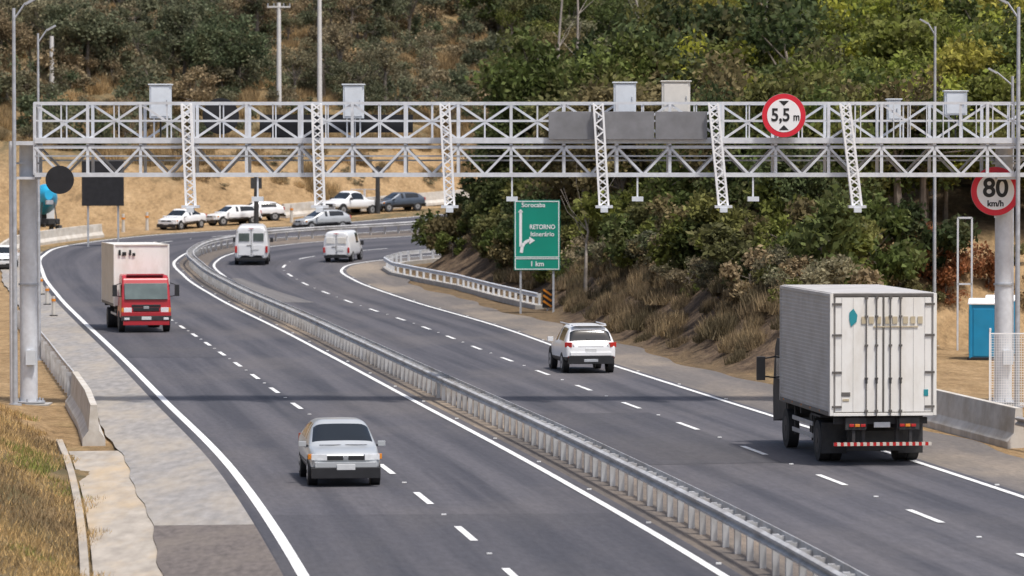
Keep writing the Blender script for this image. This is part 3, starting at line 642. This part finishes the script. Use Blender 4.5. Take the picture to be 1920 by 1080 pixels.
def box_truck_rear():
    e=empty('box_truck',(8.96,96.5,.012),rad(6.6)); W=2.62;z0,z1=1.22,4.17;L=6.6
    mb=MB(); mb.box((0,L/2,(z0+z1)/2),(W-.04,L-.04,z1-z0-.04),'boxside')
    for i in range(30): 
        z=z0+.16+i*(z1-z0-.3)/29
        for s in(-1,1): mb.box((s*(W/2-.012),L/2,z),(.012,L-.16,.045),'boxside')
    for s in(-1,1):
        for yy in(.04,L-.04): mb.box((s*(W/2-.03),yy,(z0+z1)/2),(.08,.08,z1-z0),'boxside')
        mb.box((s*(W/2-.02),L/2,z1-.04),(.07,L-.16,.08),'boxside'); mb.box((s*(W/2-.02),L/2,z0+.04),(.07,L-.16,.1),'seam')
        for yy in(1.2,2.4,3.6,4.8,6.0): mb.box((s*(W/2+.006),yy,z0+.06),(.02,.12,.05),'amber')
    mb.box((0,L/2,z1+.005),(W-.1,L-.1,.03),'boxside')
    mb.obj('cargo_box',e,bevel=.008)
    mb=MB(); yb=-.01
    for s in(-1,1):
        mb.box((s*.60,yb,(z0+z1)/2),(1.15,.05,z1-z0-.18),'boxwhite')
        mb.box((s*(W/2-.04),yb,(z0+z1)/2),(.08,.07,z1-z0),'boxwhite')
    mb.box((0,yb,z1-.035),(W-.17,.07,.07),'seam'); mb.box((0,yb,z0+.03),(W-.17,.07,.07),'boxwhite')
    mb.box((0,yb-.03,(z0+z1)/2),(.03,.03,z1-z0-.16),'seam')
    for x in(-.42,-.17,.17,.42):
        mb.cyl((x,yb-.055,z0+.0),(x,yb-.055,z1-.06),.016,'seam',8)
        for z in(z0+.12,z0+.9,z0+1.7,z0+2.4,z1-.1): mb.box((x,yb-.045,z),(.08,.05,.05),'seam')
        mb.box((x,yb-.06,z0+.85),(.05,.04,.14),'chassis')
    for s in(-1,1):
        for z in(z0+.22,z0+1.05,z0+1.95,z0+2.70): mb.box((s*1.14,yb-.04,z),(.24,.03,.05),'seam')
        for x in(.74,1.02): mb.box((s*x,yb-.027,(z0+z1)/2),(.010,.012,z1-z0-.2),'boxside')
    for (x,z,w,h,k) in((-.92,z0+.52,.22,.10,'seam'),(1.05,z0+.55,.11,.16,'teal'),(-.92,z0+.38,.16,.06,'tanmark')): mb.box((x,yb-.032,z),(w,.01,h),k)
    mb.obj('rear_doors',e,bevel=.006)
    mb=MB(); yy=yb-.04
    mb.add([(-.80,yy,z1-.80),(-.66,yy,z1-.68),(-.64,yy,z1-.52),(-.74,yy,z1-.36),(-.84,yy,z1-.46),(-.84,yy,z1-.62)],[(0,1,2,3,4,5)],'teal')
    for x0,x1 in((-.54,-.42),(-.36,-.24),(-.18,-.06),(.04,.14),(.22,.34),(.48,.60),(.66,.78),(.84,.96)): mb.box(((x0+x1)/2,yy-.002,z1-.64),(x1-x0,.012,.17),'tanmark')
    mb.box((.30,yy-.002,z1-.80),(1.1,.012,.03),'tanmark')
    mb.obj('plain_mark',e)
    mb=MB()
    for s in(-1,1): 
        mb.box((s*.42,4.2,1.02),(.10,8.2,.26),'chassis')
        for wv in(.82,1.10): wheel(mb,s*wv,1.95,.50,.26,s,'chassis')
        wheel(mb,s*1.03,6.55,.50,.27,s,'chassis')
        mb.box((s*.95,1.25,.60),(.62,.03,.76),'chassis'); mb.box((s*.95,1.95,1.12),(.66,1.25,.05),'chassis')
        mb.box((s*.66,.08,1.02),(.50,.10,.30),'chassis')
        for q in range(3): mb.box((s*(.48+q*.14),.02,.98),(.12,.04,.07),('tail','amber','tail')[q])
        for z in(.55,.85): mb.box((s*1.17,4.2,z),(.03,2.7,.11),'boxside')
        mb.box((s*1.15,3.0,.8),(.04,.05,.75),'chassis'); mb.box((s*1.15,5.3,.8),(.04,.05,.75),'chassis'); mb.box((s*.42,.35,.75),(.09,.12,.5),'chassis')
    mb.cyl((-1.05,1.95,.5),(1.05,1.95,.5),.13,'chassis',10); mb.box((0,1.95,.5),(.42,.42,.40),'chassis'); mb.box((0,1.2,.85),(1.3,.05,.5),'chassis'); mb.box((0,.9,.55),(1.4,.04,.5),'chassis')
    for y in(.3,2.6,4.6,6.4): mb.box((0,y,1.08),(2.3,.10,.16),'chassis')
    mb.cyl((.75,4.2,.78),(.75,5.2,.78),.28,'galv_d',16); mb.box((-.8,3.6,.8),(.5,.6,.45),'chassis')
    mb.box((0,.10,.99),(.4,.04,.13),'plate')
    mb.obj('chassis',e,bevel=.01)
    mb=MB(); n=30; w=2.40/n
    for i in range(n): mb.box((-1.2+w*(i+.5),.02,.53),(w*.999,.09,.08),'boxside2' if i%2 else 'tail')
    for s in(-1,1): mb.box((s*.7,.1,.72),(.07,.07,.32),'chassis')
    mb.obj('underrun_bar',e)
    mb=MB(); mb.prism([(6.85,.75),(8.7,.55),(8.75,1.4),(8.45,2.5),(8.2,2.75),(6.85,2.8)],-1.1,1.1,'chassis'); mb.box((0,8.58,1.95),(1.9,.08,.7),'glass',Matrix.Rotation(.26,3,'X'))
    for s in(-1,1):
        mb.beam((s*1.1,8.4,2.25),(s*1.48,8.35,2.2),.04,.04,'black'); mb.beam((s*1.1,8.4,1.7),(s*1.48,8.35,1.75),.04,.04,'black'); mb.box((s*1.50,8.32,1.95),(.22,.12,.62),'black'); mb.box((s*1.105,7.8,2.0),(.02,.8,.6),'glass')
    mb.obj('cab',e,bevel=.04)
box_truck_rear()

def red_truck():
    e=empty('box_truck',(-15.85,173.2,.012),rad(191)); W=2.42; z0,z1=1.08,3.78; yb0,yb1=-7.9,-1.95
    mb=MB(); L=yb1-yb0; yc=(yb0+yb1)/2
    mb.box((0,yc,(z0+z1)/2),(W-.04,L-.04,z1-z0-.04),'boxwhite')
    for s in(-1,1):
        mb.box((s*(W/2-.015),yc,(z0+z1)/2),(.03,L-.2,z1-z0-.2),'boxside2')
        for i in range(7): mb.box((s*(W/2+.003),yb0+.1+i*(L-.2)/6,(z0+z1)/2),(.012,.05,z1-z0-.1),'boxside2')
        for yy in(yb0+.04,yb1-.04): mb.box((s*(W/2-.03),yy,(z0+z1)/2),(.08,.09,z1-z0),'boxwhite')
        mb.box((s*(W/2-.02),yc,z0+.05),(.06,L-.2,.12),'seam'); mb.box((s*(W/2-.02),yc,z1-.04),(.06,L-.2,.08),'boxside2')
    mb.box((0,yb1-.01,z1-.03),(W-.1,.05,.06),'boxside2')
    mb.obj('cargo_box',e,bevel=.02)
    mb=MB(); yy=yb1+.03
    for x,w,h,dz in((.96,.10,.24,.0),(.76,.18,.16,-.05),(.50,.09,.24,0.),(.34,.13,.13,-.08)): mb.box((x,yy,z1-.36+dz),(w,.015,h),'signblack')
    mb.obj('plain_mark',e)
    mb=MB(); cw=1.1
    mb.prism([(-1.72,.62),(-.04,.62),(0,.95),(-.03,1.42),(-.20,2.02),(-.34,2.34),(-.6,2.47),(-1.72,2.50)],-cw,cw,'red',.09)
    mb.obj('cab',e,bevel=.07)
    mb=MB()
    mb.box((0,-.09,1.78),(1.86,.05,.72),'glassg',Matrix.Rotation(.285,3,'X'))
    for s in(-1,1):
        mb.box((s*1.055,-.85,1.80),(.03,.85,.52),'glass'); mb.box((s*.80,.01,.98),(.34,.06,.20),'lens'); mb.box((s*1.02,-.02,.98),(.1,.08,.18),'amber')
        mb.beam((s*1.05,-.25,2.15),(s*1.33,-.12,2.05),.035,.035,'black'); mb.beam((s*1.05,-.25,1.55),(s*1.33,-.12,1.6),.035,.035,'black'); mb.box((s*1.35,-.1,1.82),(.20,.09,.5),'black')
        mb.box((s*.85,.12,.60),(.22,.03,.10),'lens')
    mb.box((0,.005,1.16),(1.25,.05,.10),'black'); mb.box((0,.01,1.00),(1.12,.06,.16),'black'); mb.box((0,.045,1.08),(.24,.02,.12),'rim')
    mb.box((0,.03,.80),(2.14,.10,.16),'red'); mb.box((0,.045,.62),(2.16,.14,.20),'chassis'); mb.box((0,.05,.42),(2.0,.10,.20),'red'); mb.box((0,.125,.62),(.42,.02,.14),'plate')
    for s in(-1,1): mb.box((s*.35,-.07,1.50),(.7,.02,.02),'black',Matrix.Rotation(s*.12,3,'Y'))
    mb.box((0,-.45,2.5),(1.6,.25,.06),'red')
    mb.obj('cab_trim',e,bevel=.012)
    mb=MB()
    for s in(-1,1):
        mb.box((s*.4,-4,.95),(.1,7.6,.24),'chassis'); wheel(mb,s*.98,-1.0,.46,.25,s,'chassis')
        for q in(.78,1.04): wheel(mb,s*q,-5.7,.46,.24,s,'chassis')
        mb.box((s*1.1,-3.3,.72),(.03,2.4,.1),'boxside')
    mb.cyl((-1,-1.0,.46),(1,-1.0,.46),.09,'chassis',8); mb.cyl((-1,-5.7,.46),(1,-5.7,.46),.12,'chassis',8); mb.box((0,-.9,.7),(1.4,1.2,.4),'chassis')
    for y in(-7.6,-5,-3): mb.box((0,y,1.0),(2.2,.1,.14),'chassis')
    mb.cyl((.78,-3.9,.75),(.78,-2.9,.75),.26,'chassis',14)
    mb.obj('chassis',e)
red_truck()
hatch('silver_car',-4.0,92.3,187,'silver',H=1.42)
suv('white_car',2.45,141.6,8.2)
van('white_van',-16.1,248.2,2,2.08,2.42,5.2)
van('white_van',-10.55,250.6,-10,1.72,1.92,4.2,True)
hatch('silver_car',-13.5,284.5,122,'silver')
for nm,x,y,th,p,stl in(('white_car',-23.7,287.5,150,'white','sedan'),('white_car',-20.4,292.5,125,'white','hatch'),('white_car',-18.9,296,105,'white','hatch'),('dark_car',-8.7,306.5,122,'dkpaint','hatch'),('white_car',-30.9,243,185,'white','hatch')):
    hatch(nm,x,y,th,p,style=stl,z=hz(x,y)+.02,L=4.0,W=1.68,H=1.44)
def pickup():
    x,y=-12.3,303.2; e=empty('white_pickup_truck',(x,y,hz(x,y)+.02),rad(140)); hw=.93
    st=[(-2.6,.5,.82*hw,.9*hw,1.02,.95*hw,1.04,.9*hw),(-2.5,.45,.9*hw,hw,1.05,hw,1.07,.95*hw),(-.9,.42,.9*hw,hw,1.06,hw,1.08,.9*hw),(-.75,.42,.9*hw,hw,1.06,.97*hw,1.72,.72*hw),(.1,.42,.9*hw,hw,1.06,.97*hw,1.80,.72*hw),(.6,.42,.9*hw,hw,1.05,.97*hw,1.76,.7*hw),(1.25,.42,.9*hw,hw,1.04,.95*hw,1.1,.86*hw),(2.2,.45,.88*hw,.96*hw,.98,.9*hw,1.02,.8*hw),(2.55,.5,.8*hw,.88*hw,.85,.84*hw,.9,.7*hw)]
    def mf(i,j):
        if i<0: return 'white'
        if j==4 and i in(3,4): return 'glass'
        if j in(5,6) and i==5: return 'glass'
        if j==0: return 'black'
        return 'white'
    loft_body(st,mf,e); mb=MB(); arches(mb,1.86,(1.7,-1.55),.38)
    for yy in(1.7,-1.55):
        for s in(-1,1): wheel(mb,s*.82,yy,.37,.24,s)
    mb.obj('wheels',e); mb=MB(); mb.box((0,2.56,.72),(1.2,.05,.22),'black'); mb.box((0,2.6,.5),(1.7,.12,.18),'galv_d')
    for s in(-1,1): mb.box((s*.72,2.5,.76),(.28,.1,.2),'lens'); mb.box((s*1.02,.95,1.2),(.2,.12,.2),'black'); mb.box((s*.72,-1.7,1.25),(.05,1.6,.05),'galv')
    for yy in(-2.4,-.95): mb.beam((-.72,yy,1.05),(-.72,yy,1.9),.05,.05,'galv'); mb.beam((.72,yy,1.05),(.72,yy,1.9),.05,.05,'galv'); mb.beam((-.72,yy,1.9),(.72,yy,1.9),.05,.05,'galv')
    mb.obj('trim',e)
pickup()
def mixer():
    x,y=-32.4,277; e=empty('concrete_mixer_truck',(x,y,hz(x,y)-.1),rad(14)); e.scale=(.82,.82,.98); mb=MB()
    pr=[(-3.2,.35),(-2.4,.75),(-1.0,1.02),(.4,1.0),(1.3,.7)]
    for (a,r),(b,q) in zip(pr,pr[1:]): mb.cyl((0,a,2.75-a*.12),(0,b,2.75-b*.12),r,'drum',22,q)
    mb.obj('drum',e); mb=MB()
    for s in(-1,1):
        mb.box((s*.42,0,1.0),(.12,8,.28),'chassis')
        for yy in(-2.6,-1.3,2.8): wheel(mb,s*.98,yy,.5,.3,s,'chassis')
        mb.beam((s*.7,-3.1,1.1),(s*.5,-2.6,2.6),.1,.1,'chassis')
    mb.box((0,3.0,1.9),(2.3,1.9,2.0),'white'); mb.box((0,3.97,2.2),(2.0,.05,.75),'glass'); mb.box((0,-3.5,2.6),(.6,.6,.3),'galv_d'); mb.box((0,1.6,1.9),(.8,.5,1.6),'chassis'); mb.box((0,-2.2,1.25),(1.9,1.6,.4),'chassis')
    mb.obj('chassis_and_cab',e,bevel=.04)
mixer()
for x,y in((17.85,151),(18.75,153.2)):
    e=empty('portable_toilet',(x,y,hz(x,y)-.03),rad(-10)); mb=MB()
    mb.box((0,0,1.08),(1.1,1.1,2.06),'blue'); mb.box((0,-.56,1.05),(.78,.03,1.8),'blue'); mb.box((0,0,.06),(1.2,1.2,.12),'black')
    for s in(-1,1):
        mb.box((s*.50,-.57,1.08),(.09,.06,2.04),'blue')
        for q in(-.3,0,.3): mb.box((s*.56,q,1.1),(.03,.12,1.6),'blue')
    mb.box((0,0,2.13),(1.2,1.2,.06),'signwhite'); mb.prism([(-.58,2.16),(.58,2.16),(.4,2.32),(-.4,2.32)],-.58,.58,'signwhite',.0); mb.cyl((.4,.4,2.1),(.4,.4,2.6),.05,'signwhite',8); mb.box((.25,-.59,1.15),(.08,.03,.14),'signwhite')
    mb.obj('cabin',e,bevel=.02)
mb=MB()
for i in range(15):
    x=14.45+i*.075; mb.beam((x,120.4,0),(x,120.4,2.15),.012,.012,'whitearm')
for i in range(28): mb.beam((14.4,120.4,.05+i*.077),(15.55,120.4,.05+i*.077),.012,.012,'whitearm')
for x in(14.4,15.55,16.9): mb.beam((x,120.4,-.3),(x,120.4,2.25),.05,.05,'whitearm')
mb.beam((14.4,120.4,2.2),(16.9,120.4,2.2),.04,.04,'whitearm'); mb.beam((15.6,120.4,1.1),(16.9,120.4,1.1),.03,.03,'whitearm')
mb.obj('mesh_fence')
mb=MB(); zb=hz(17.3,156)
for x in(17.5,18.05): mb.beam((x,157,zb-.3),(x,157,5.2),.07,.07,'galv')
mb.beam((17.5,157,5.2),(18.05,157,5.2),.07,.07,'galv'); mb.beam((17.5,157,2.6),(18.05,157,2.6),.07,.07,'galv'); mb.obj('sign_frame')
for x,y in((-23.6,203),(-21.9,191),(-25.2,214)):
    e=empty('bollard',(x,y,zr1(y))); mb=MB(); mb.cyl((0,0,-.1),(0,0,.95),.10,'concw',10,.08); mb.cyl((0,0,.7),(0,0,.82),.105,'amber',10); mb.cyl((0,0,.0),(0,0,.05),.2,'black',10); mb.obj('post',e)
for x,y in((-26.,285),(-16.2,294),(-27.5,283)):
    e=empty('bollard',(x,y,hz(x,y))); mb=MB(); mb.cyl((0,0,-.1),(0,0,1.3),.13,'concw',10,.09); mb.cyl((0,0,.9),(0,0,1.05),.135,'amber',10); mb.obj('post',e)

# ------------------------------------------------------------ vegetation
def leaves(centers,radii,n,size,flat=.8):
    ci=rng.choice(len(centers),n,p=np.array(radii)**2/np.sum(np.array(radii)**2)); C=np.array(centers)[ci]; R=np.array(radii)[ci]
    d=rng.normal(size=(n,3)); d/=np.linalg.norm(d,axis=1)[:,None]; rr=R*(rng.random(n)**.45)*(.8+.45*rng.random(n)); p=C+d*rr[:,None]*np.array([1,1,flat])
    a=rng.normal(size=(n,3)); a/=np.linalg.norm(a,axis=1)[:,None]; b=np.cross(a,rng.normal(size=(n,3))); b/=np.linalg.norm(b,axis=1)[:,None]
    s=(size*(.6+.8*rng.random(n)))[:,None]; a=a*s; b=b*s*.55
    return np.stack([p-a,p+b,p+a,p-b],1).reshape(-1,3)
def plant_mesh(name,h,cr,nb,n,size,trunk=True,low=.35,bf=1.):
    mb=MB(); cs=[];rs=[]
    for i in range(nb):
        a=rng.random()*6.28; q=cr*(rng.random()**.6)*.8; zz=h*(low+(.92-low)*rng.random()); q*=1.15-abs(zz/h-.6)*1.1
        cs.append((math.cos(a)*q,math.sin(a)*q,zz)); rs.append(cr*(.22+.24*rng.random())*bf)
    r=.03*h; p=Vector((0,0,-.4)); k='bark'
    pts=[p,Vector((.05*h*(rng.random()-.5),.05*h*(rng.random()-.5),h*.3)),Vector((.08*h*(rng.random()-.5),.08*h*(rng.random()-.5),h*.62))]
    mb.cyl(pts[0],pts[1],r,k,7,r*.7,False); mb.cyl(pts[1],pts[2],r*.7,k,7,r*.35,False)
    for c in cs: 
        s=pts[1].lerp(pts[2],rng.random()); mb.cyl(s,Vector(c),r*.3,k,5,r*.08,False)
    nv=len(mb.v); v=leaves(cs,rs,n,size)
    me=D.meshes.new(name); F=mb.f+[[nv+4*i,nv+4*i+1,nv+4*i+2,nv+4*i+3] for i in range(n)]
    me.from_pydata(mb.v+v.tolist(),[],F); me.materials.append(M['bark']); me.materials.append(M['leaf'])
    me.polygons.foreach_set('material_index',[0]*len(mb.f)+[1]*n); return me
def tuft_mesh(name,n,h):
    vs=[];fs=[]
    for i in range(n):
        a=rng.random()*6.28; q=rng.random()**.7*.9; x,y=math.cos(a)*q,math.sin(a)*q; hh=h*(.5+.8*rng.random())*(1.1-.5*q); b=rng.random()*6.28; w=.035; lx,ly=rng.normal()*.22*h,rng.normal()*.22*h; k=len(vs)
        vs+=[(x-w*math.cos(b),y-w*math.sin(b),-.1),(x+w*math.cos(b),y+w*math.sin(b),-.1),(x+lx,y+ly,hh)]; fs.append((k,k+1,k+2))
    me=D.meshes.new(name); me.from_pydata(vs,[],fs); me.materials.append(M['grass']); return me
TR=[plant_mesh('tree_%d'%i,6.5,2.7,17,3900,.14) for i in range(5)]
TH=[plant_mesh('thin_tree_%d'%i,6.8,2.5,13,1700,.13,bf=.9) for i in range(3)]
BU=[plant_mesh('bush_%d'%i,2.2,1.4,9,1500,.11,True,low=.15) for i in range(4)]
SC=[plant_mesh('scrub_%d'%i,2.0,1.4,9,620,.10,True,low=.1) for i in range(4)]
TF=[tuft_mesh('tuft_%d'%i,420,.85) for i in range(3)]
def hz_fast(x,y):
    i=min(max(bisect(gx,x)-1,0),nx-2); j=min(max(bisect(gy,y)-1,0),ny-2); u=(x-gx[i])/(gx[i+1]-gx[i]); v=(y-gy[j])/(gy[j+1]-gy[j])
    return float((GZ[j,i]*(1-u)+GZ[j,i+1]*u)*(1-v)+(GZ[j+1,i]*(1-u)+GZ[j+1,i+1]*u)*v)
def gfield(G,x,y):
    i=min(max(bisect(gx,x)-1,0),nx-2); j=min(max(bisect(gy,y)-1,0),ny-2); return G[j,i]
def mass(name,items):
    e=empty(name)
    for me,x,y,s,col in items:
        o=link(D.objects.new(me.name,me)); o.parent=e; o.location=(x,y,hz_fast(x,y)-.1); o.scale=(s*random.uniform(.85,1.25),s*random.uniform(.85,1.25),s*random.uniform(.8,1.2)); o.rotation_euler=(random.uniform(-.1,.1),random.uniform(-.1,.1),random.random()*6.28); o.color=(*col,1)
def pick(cols): 
    c=random.choice(cols); f=random.uniform(.75,1.3); return tuple(a*f for a in c)
GREEN=[(.085,.11,.03),(.11,.135,.035),(.14,.155,.035),(.07,.09,.035),(.15,.15,.045),(.16,.13,.06)]
DGREEN=[(.055,.075,.028),(.075,.095,.03),(.09,.11,.035),(.12,.12,.045)]
YGREEN=[(.30,.30,.04),(.23,.25,.04),(.16,.19,.035),(.33,.30,.06)]
OLIVE=[(.16,.155,.09),(.20,.18,.11),(.13,.135,.08),(.22,.18,.11),(.25,.19,.11)]
STRAW=[(.38,.27,.14),(.32,.23,.12),(.44,.32,.17),(.26,.20,.11)]
DKOL=[(.085,.105,.055),(.11,.12,.07)]
it=[]; tries=0
while len(it)<470 and tries<20000:
    tries+=1
    y=random.uniform(143,300); x=random.uniform(-6,.15*y+6); d=gfield(GD,x,y)
    if d<2.6: continue
    if x/y>.106 and y<190 and d<11: continue
    if y>235 and random.random()<.2: continue
    t=x/y
    if d<12: cols=GREEN+DGREEN
    elif t>.075: cols=YGREEN*2+GREEN[:3]
    else: cols=DGREEN*2+GREEN+YGREEN[:2]
    col=pick(cols)
    if d<6: it.append((random.choice(BU+TR[:2] if y>205 and d>4 else BU),x,y,random.uniform(.9,1.5) ,col))
    elif y>215: it.append((random.choice(TR+TH[:1]),x,y,random.uniform(.85,1.5),col))
    else: it.append((random.choice(TR+TH[:1]),x,y,random.uniform(.6,1.1),col))
k=0
for _ in range(9000):
    if k>=60: break
    y=random.uniform(205,246); x=random.uniform(-5.5,2.5); d=gfield(GD,x,y)
    if .9<d<4: it.append((random.choice(BU),x,y,random.uniform(.6,1.2),pick(GREEN+DGREEN))); k+=1
mass('roadside_trees',it)
it=[]
for _ in range(12000):
    if len(it)>=260: break
    y=random.uniform(141,250); x=random.uniform(-6,.135*y); d=gfield(GD,x,y)
    if not(1.5<d<4.6) : continue
    if y<200 and d<2.4: continue
    if x/y>.106 and random.random()<.7: continue
    it.append((random.choice(SC+BU),x,y,random.uniform(.35,.9),pick(OLIVE+GREEN) if x/y<.09 else pick([(.26,.11,.05),(.15,.14,.06),(.20,.14,.07)])))
mass('bank_shrubs',it)
it=[]
for _ in range(90000):
    if len(it)>=1650: break
    y=random.uniform(299,425); x=random.uniform(-.14*y,.14*y); d=gfield(GL,x,y)
    if d<10.5: continue
    w_=float(wob(x*.6,y*.5)); right=x>-2
    dens=.22+ .8*max(0,min(1,(d-15)/45))+.5*w_
    if right: dens+=.4
    if d<17: dens=.22
    if random.random()>dens: continue
    r=random.random()
    if d>22 and r<(.5 if right else .13): it.append((random.choice(TR+TH if right else TH*2+TR[:1]),x,y,random.uniform(.6,1.2) if right else random.uniform(.5,1.),pick((YGREEN if x>18 else DGREEN)+GREEN+OLIVE[:1]) if right else pick(DKOL+OLIVE)))
    else: it.append((random.choice(SC*3+BU[:1]),x,y,random.uniform(.6,1.5) if d>17 else random.uniform(.2,.5),pick(OLIVE+DKOL if not right else OLIVE+GREEN)))
for x,y,s in((-34.5,327,1.0),(-33,330,.9),(-36.5,331,.9),(-25.0,333,1.15),(-27.5,336,1.0),(-23,336,1.0),(-12,330,.6),(2,322,.9),(4,326,1.0),(6,324,1.),(-1,326,.8),(-45,320,1)): it.append((random.choice(TR),x,y,s,pick(DKOL)))
mass('hillside_scrub',it)
it=[]
for _ in range(60000):
    if len(it)>=1600: break
    y=random.uniform(298,400); x=random.uniform(-.14*y,.14*y); d=gfield(GL,x,y)
    if d<12.0+2*math.sin(x*.5): continue
    if random.random()>1.2-(d-13)/60: continue
    it.append((random.choice(TF),x,y,random.uniform(.5,1.2),pick(STRAW)))
k=0
for _ in range(12000):
    if k>=320: break
    y=random.uniform(138,225); x=random.uniform(-6,.12*y); d=gfield(GD,x,y)
    if .3<d<5 and x/y<.1: it.append((random.choice(TF),x,y,random.uniform(.35,.9),pick([(.20,.15,.09),(.28,.21,.12),(.15,.12,.07)]))); k+=1
mass('dry_grass_tufts',it)
def bare(x,y,top,r=.14):
    b=hz(x,y); e=empty('bare_tree',(x,y,b)); mb=MB(); h=top-b; p=Vector((0,0,-.4)); k=6
    for i in range(k):
        q=Vector((random.uniform(-.2,.2)*i*.4,random.uniform(-.2,.2),h*(i+1)/k)); mb.cyl(p,q,r*(1-.6*i/k),'barkpale',8,r*(1-.6*(i+1)/k),False)
        if i>2:
            for _ in range(2):
                d=Vector((random.uniform(-1,1)*1.2,random.uniform(-1,1),random.uniform(.8,1.8))); mb.cyl(q,q+d,r*.25,'barkpale',5,r*.08,False); mb.cyl(q+d,q+d*1.5+Vector((random.uniform(-.4,.4),0,.3)),r*.1,'barkpale',4,.01,False)
        p=q
    mb.obj('trunk_and_branches',e)
for x,y,t in((3.5,283,22),(4.4,285,21),(8.6,276,20.0),(14.6,232,20.5),(16.8,235,19.5)): bare(x,y,t)
bare(3.6,196,4.6,.10)
def grass(name,pts,hh,cols):
    mb_v=[];mb_f=[]
    for x,y,z in pts:
        a=random.random()*6.28; h=hh*random.uniform(.4,1.4); w=.014; lx=random.uniform(-.8,.8)*h; ly=random.uniform(-.8,.8)*h; i=len(mb_v)
        mb_v+=[(x-w*math.cos(a),y-w*math.sin(a),z-.03),(x+w*math.cos(a),y+w*math.sin(a),z-.03),(x+lx,y+ly,z+h)]; mb_f.append((i,i+1,i+2))
    me=D.meshes.new(name); me.from_pydata(mb_v,[],mb_f); me.materials.append(M['grass']); o=link(D.objects.new(name,me)); o.color=(*cols,1)
P=[];Q=[];R_=[]
for _ in range(120000):
    y=random.uniform(66,114); x=random.uniform(-.135*y-2,-.09*y+1.5); d=gfield(GL,x,y)
    if d<4.35+.25*math.sin(y*.7)+max(0,y-98)*.06 or d>10: continue
    c=wob(np.array(x*2.3),np.array(y*.9))+random.uniform(-.35,.35)
    if c>.5: Q.append((x,y,hz_fast(x,y)))
    elif c<-.35: R_.append((x,y,hz_fast(x,y)))
    elif random.random()<.6: P.append((x,y,hz_fast(x,y)))
grass('dry_grass',P[:24000],.12,(.50,.34,.15)); grass('green_grass',Q[:7000],.12,(.22,.24,.06)); grass('dead_grass',R_[:7000],.16,(.27,.19,.10))

# ------------------------------------------------------------ light, camera
sv=Vector((.26,-.30,.90)).normalized()
el=math.asin(sv.z); rot=math.atan2(sv.x,sv.y)
wd=D.worlds.new('World'); scene.world=wd; wd.use_nodes=True; nt=wd.node_tree
sky=nt.nodes.new('ShaderNodeTexSky'); sky.sky_type='NISHITA'; sky.sun_disc=False; sky.sun_elevation=el; sky.sun_rotation=rot; sky.dust_density=4.; sky.air_density=1.
bg=nt.nodes['Background']; bg.inputs[1].default_value=.15; nt.links.new(sky.outputs[0],bg.inputs[0])
sl=D.lights.new('sun','SUN'); sl.energy=3.5; sl.angle=rad(5.0); sl.color=(1,.965,.92); so=link(D.objects.new('sun',sl)); so.rotation_euler=sv.to_track_quat('Z','Y').to_euler()
cam=D.cameras.new('camera'); co=link(D.objects.new('camera',cam)); co.location=(0,0,7.3); co.rotation_euler=(rad(90-1.772),0,0)
cam.sensor_width=36; cam.lens=7500/1920*36; cam.clip_end=6000; cam.clip_start=.5
cam.dof.use_dof=True; cam.dof.focus_distance=112; cam.dof.aperture_fstop=2.2
scene.camera=co
scene.view_settings.view_transform='Standard'; scene.view_settings.look='None'; scene.view_settings.exposure=0
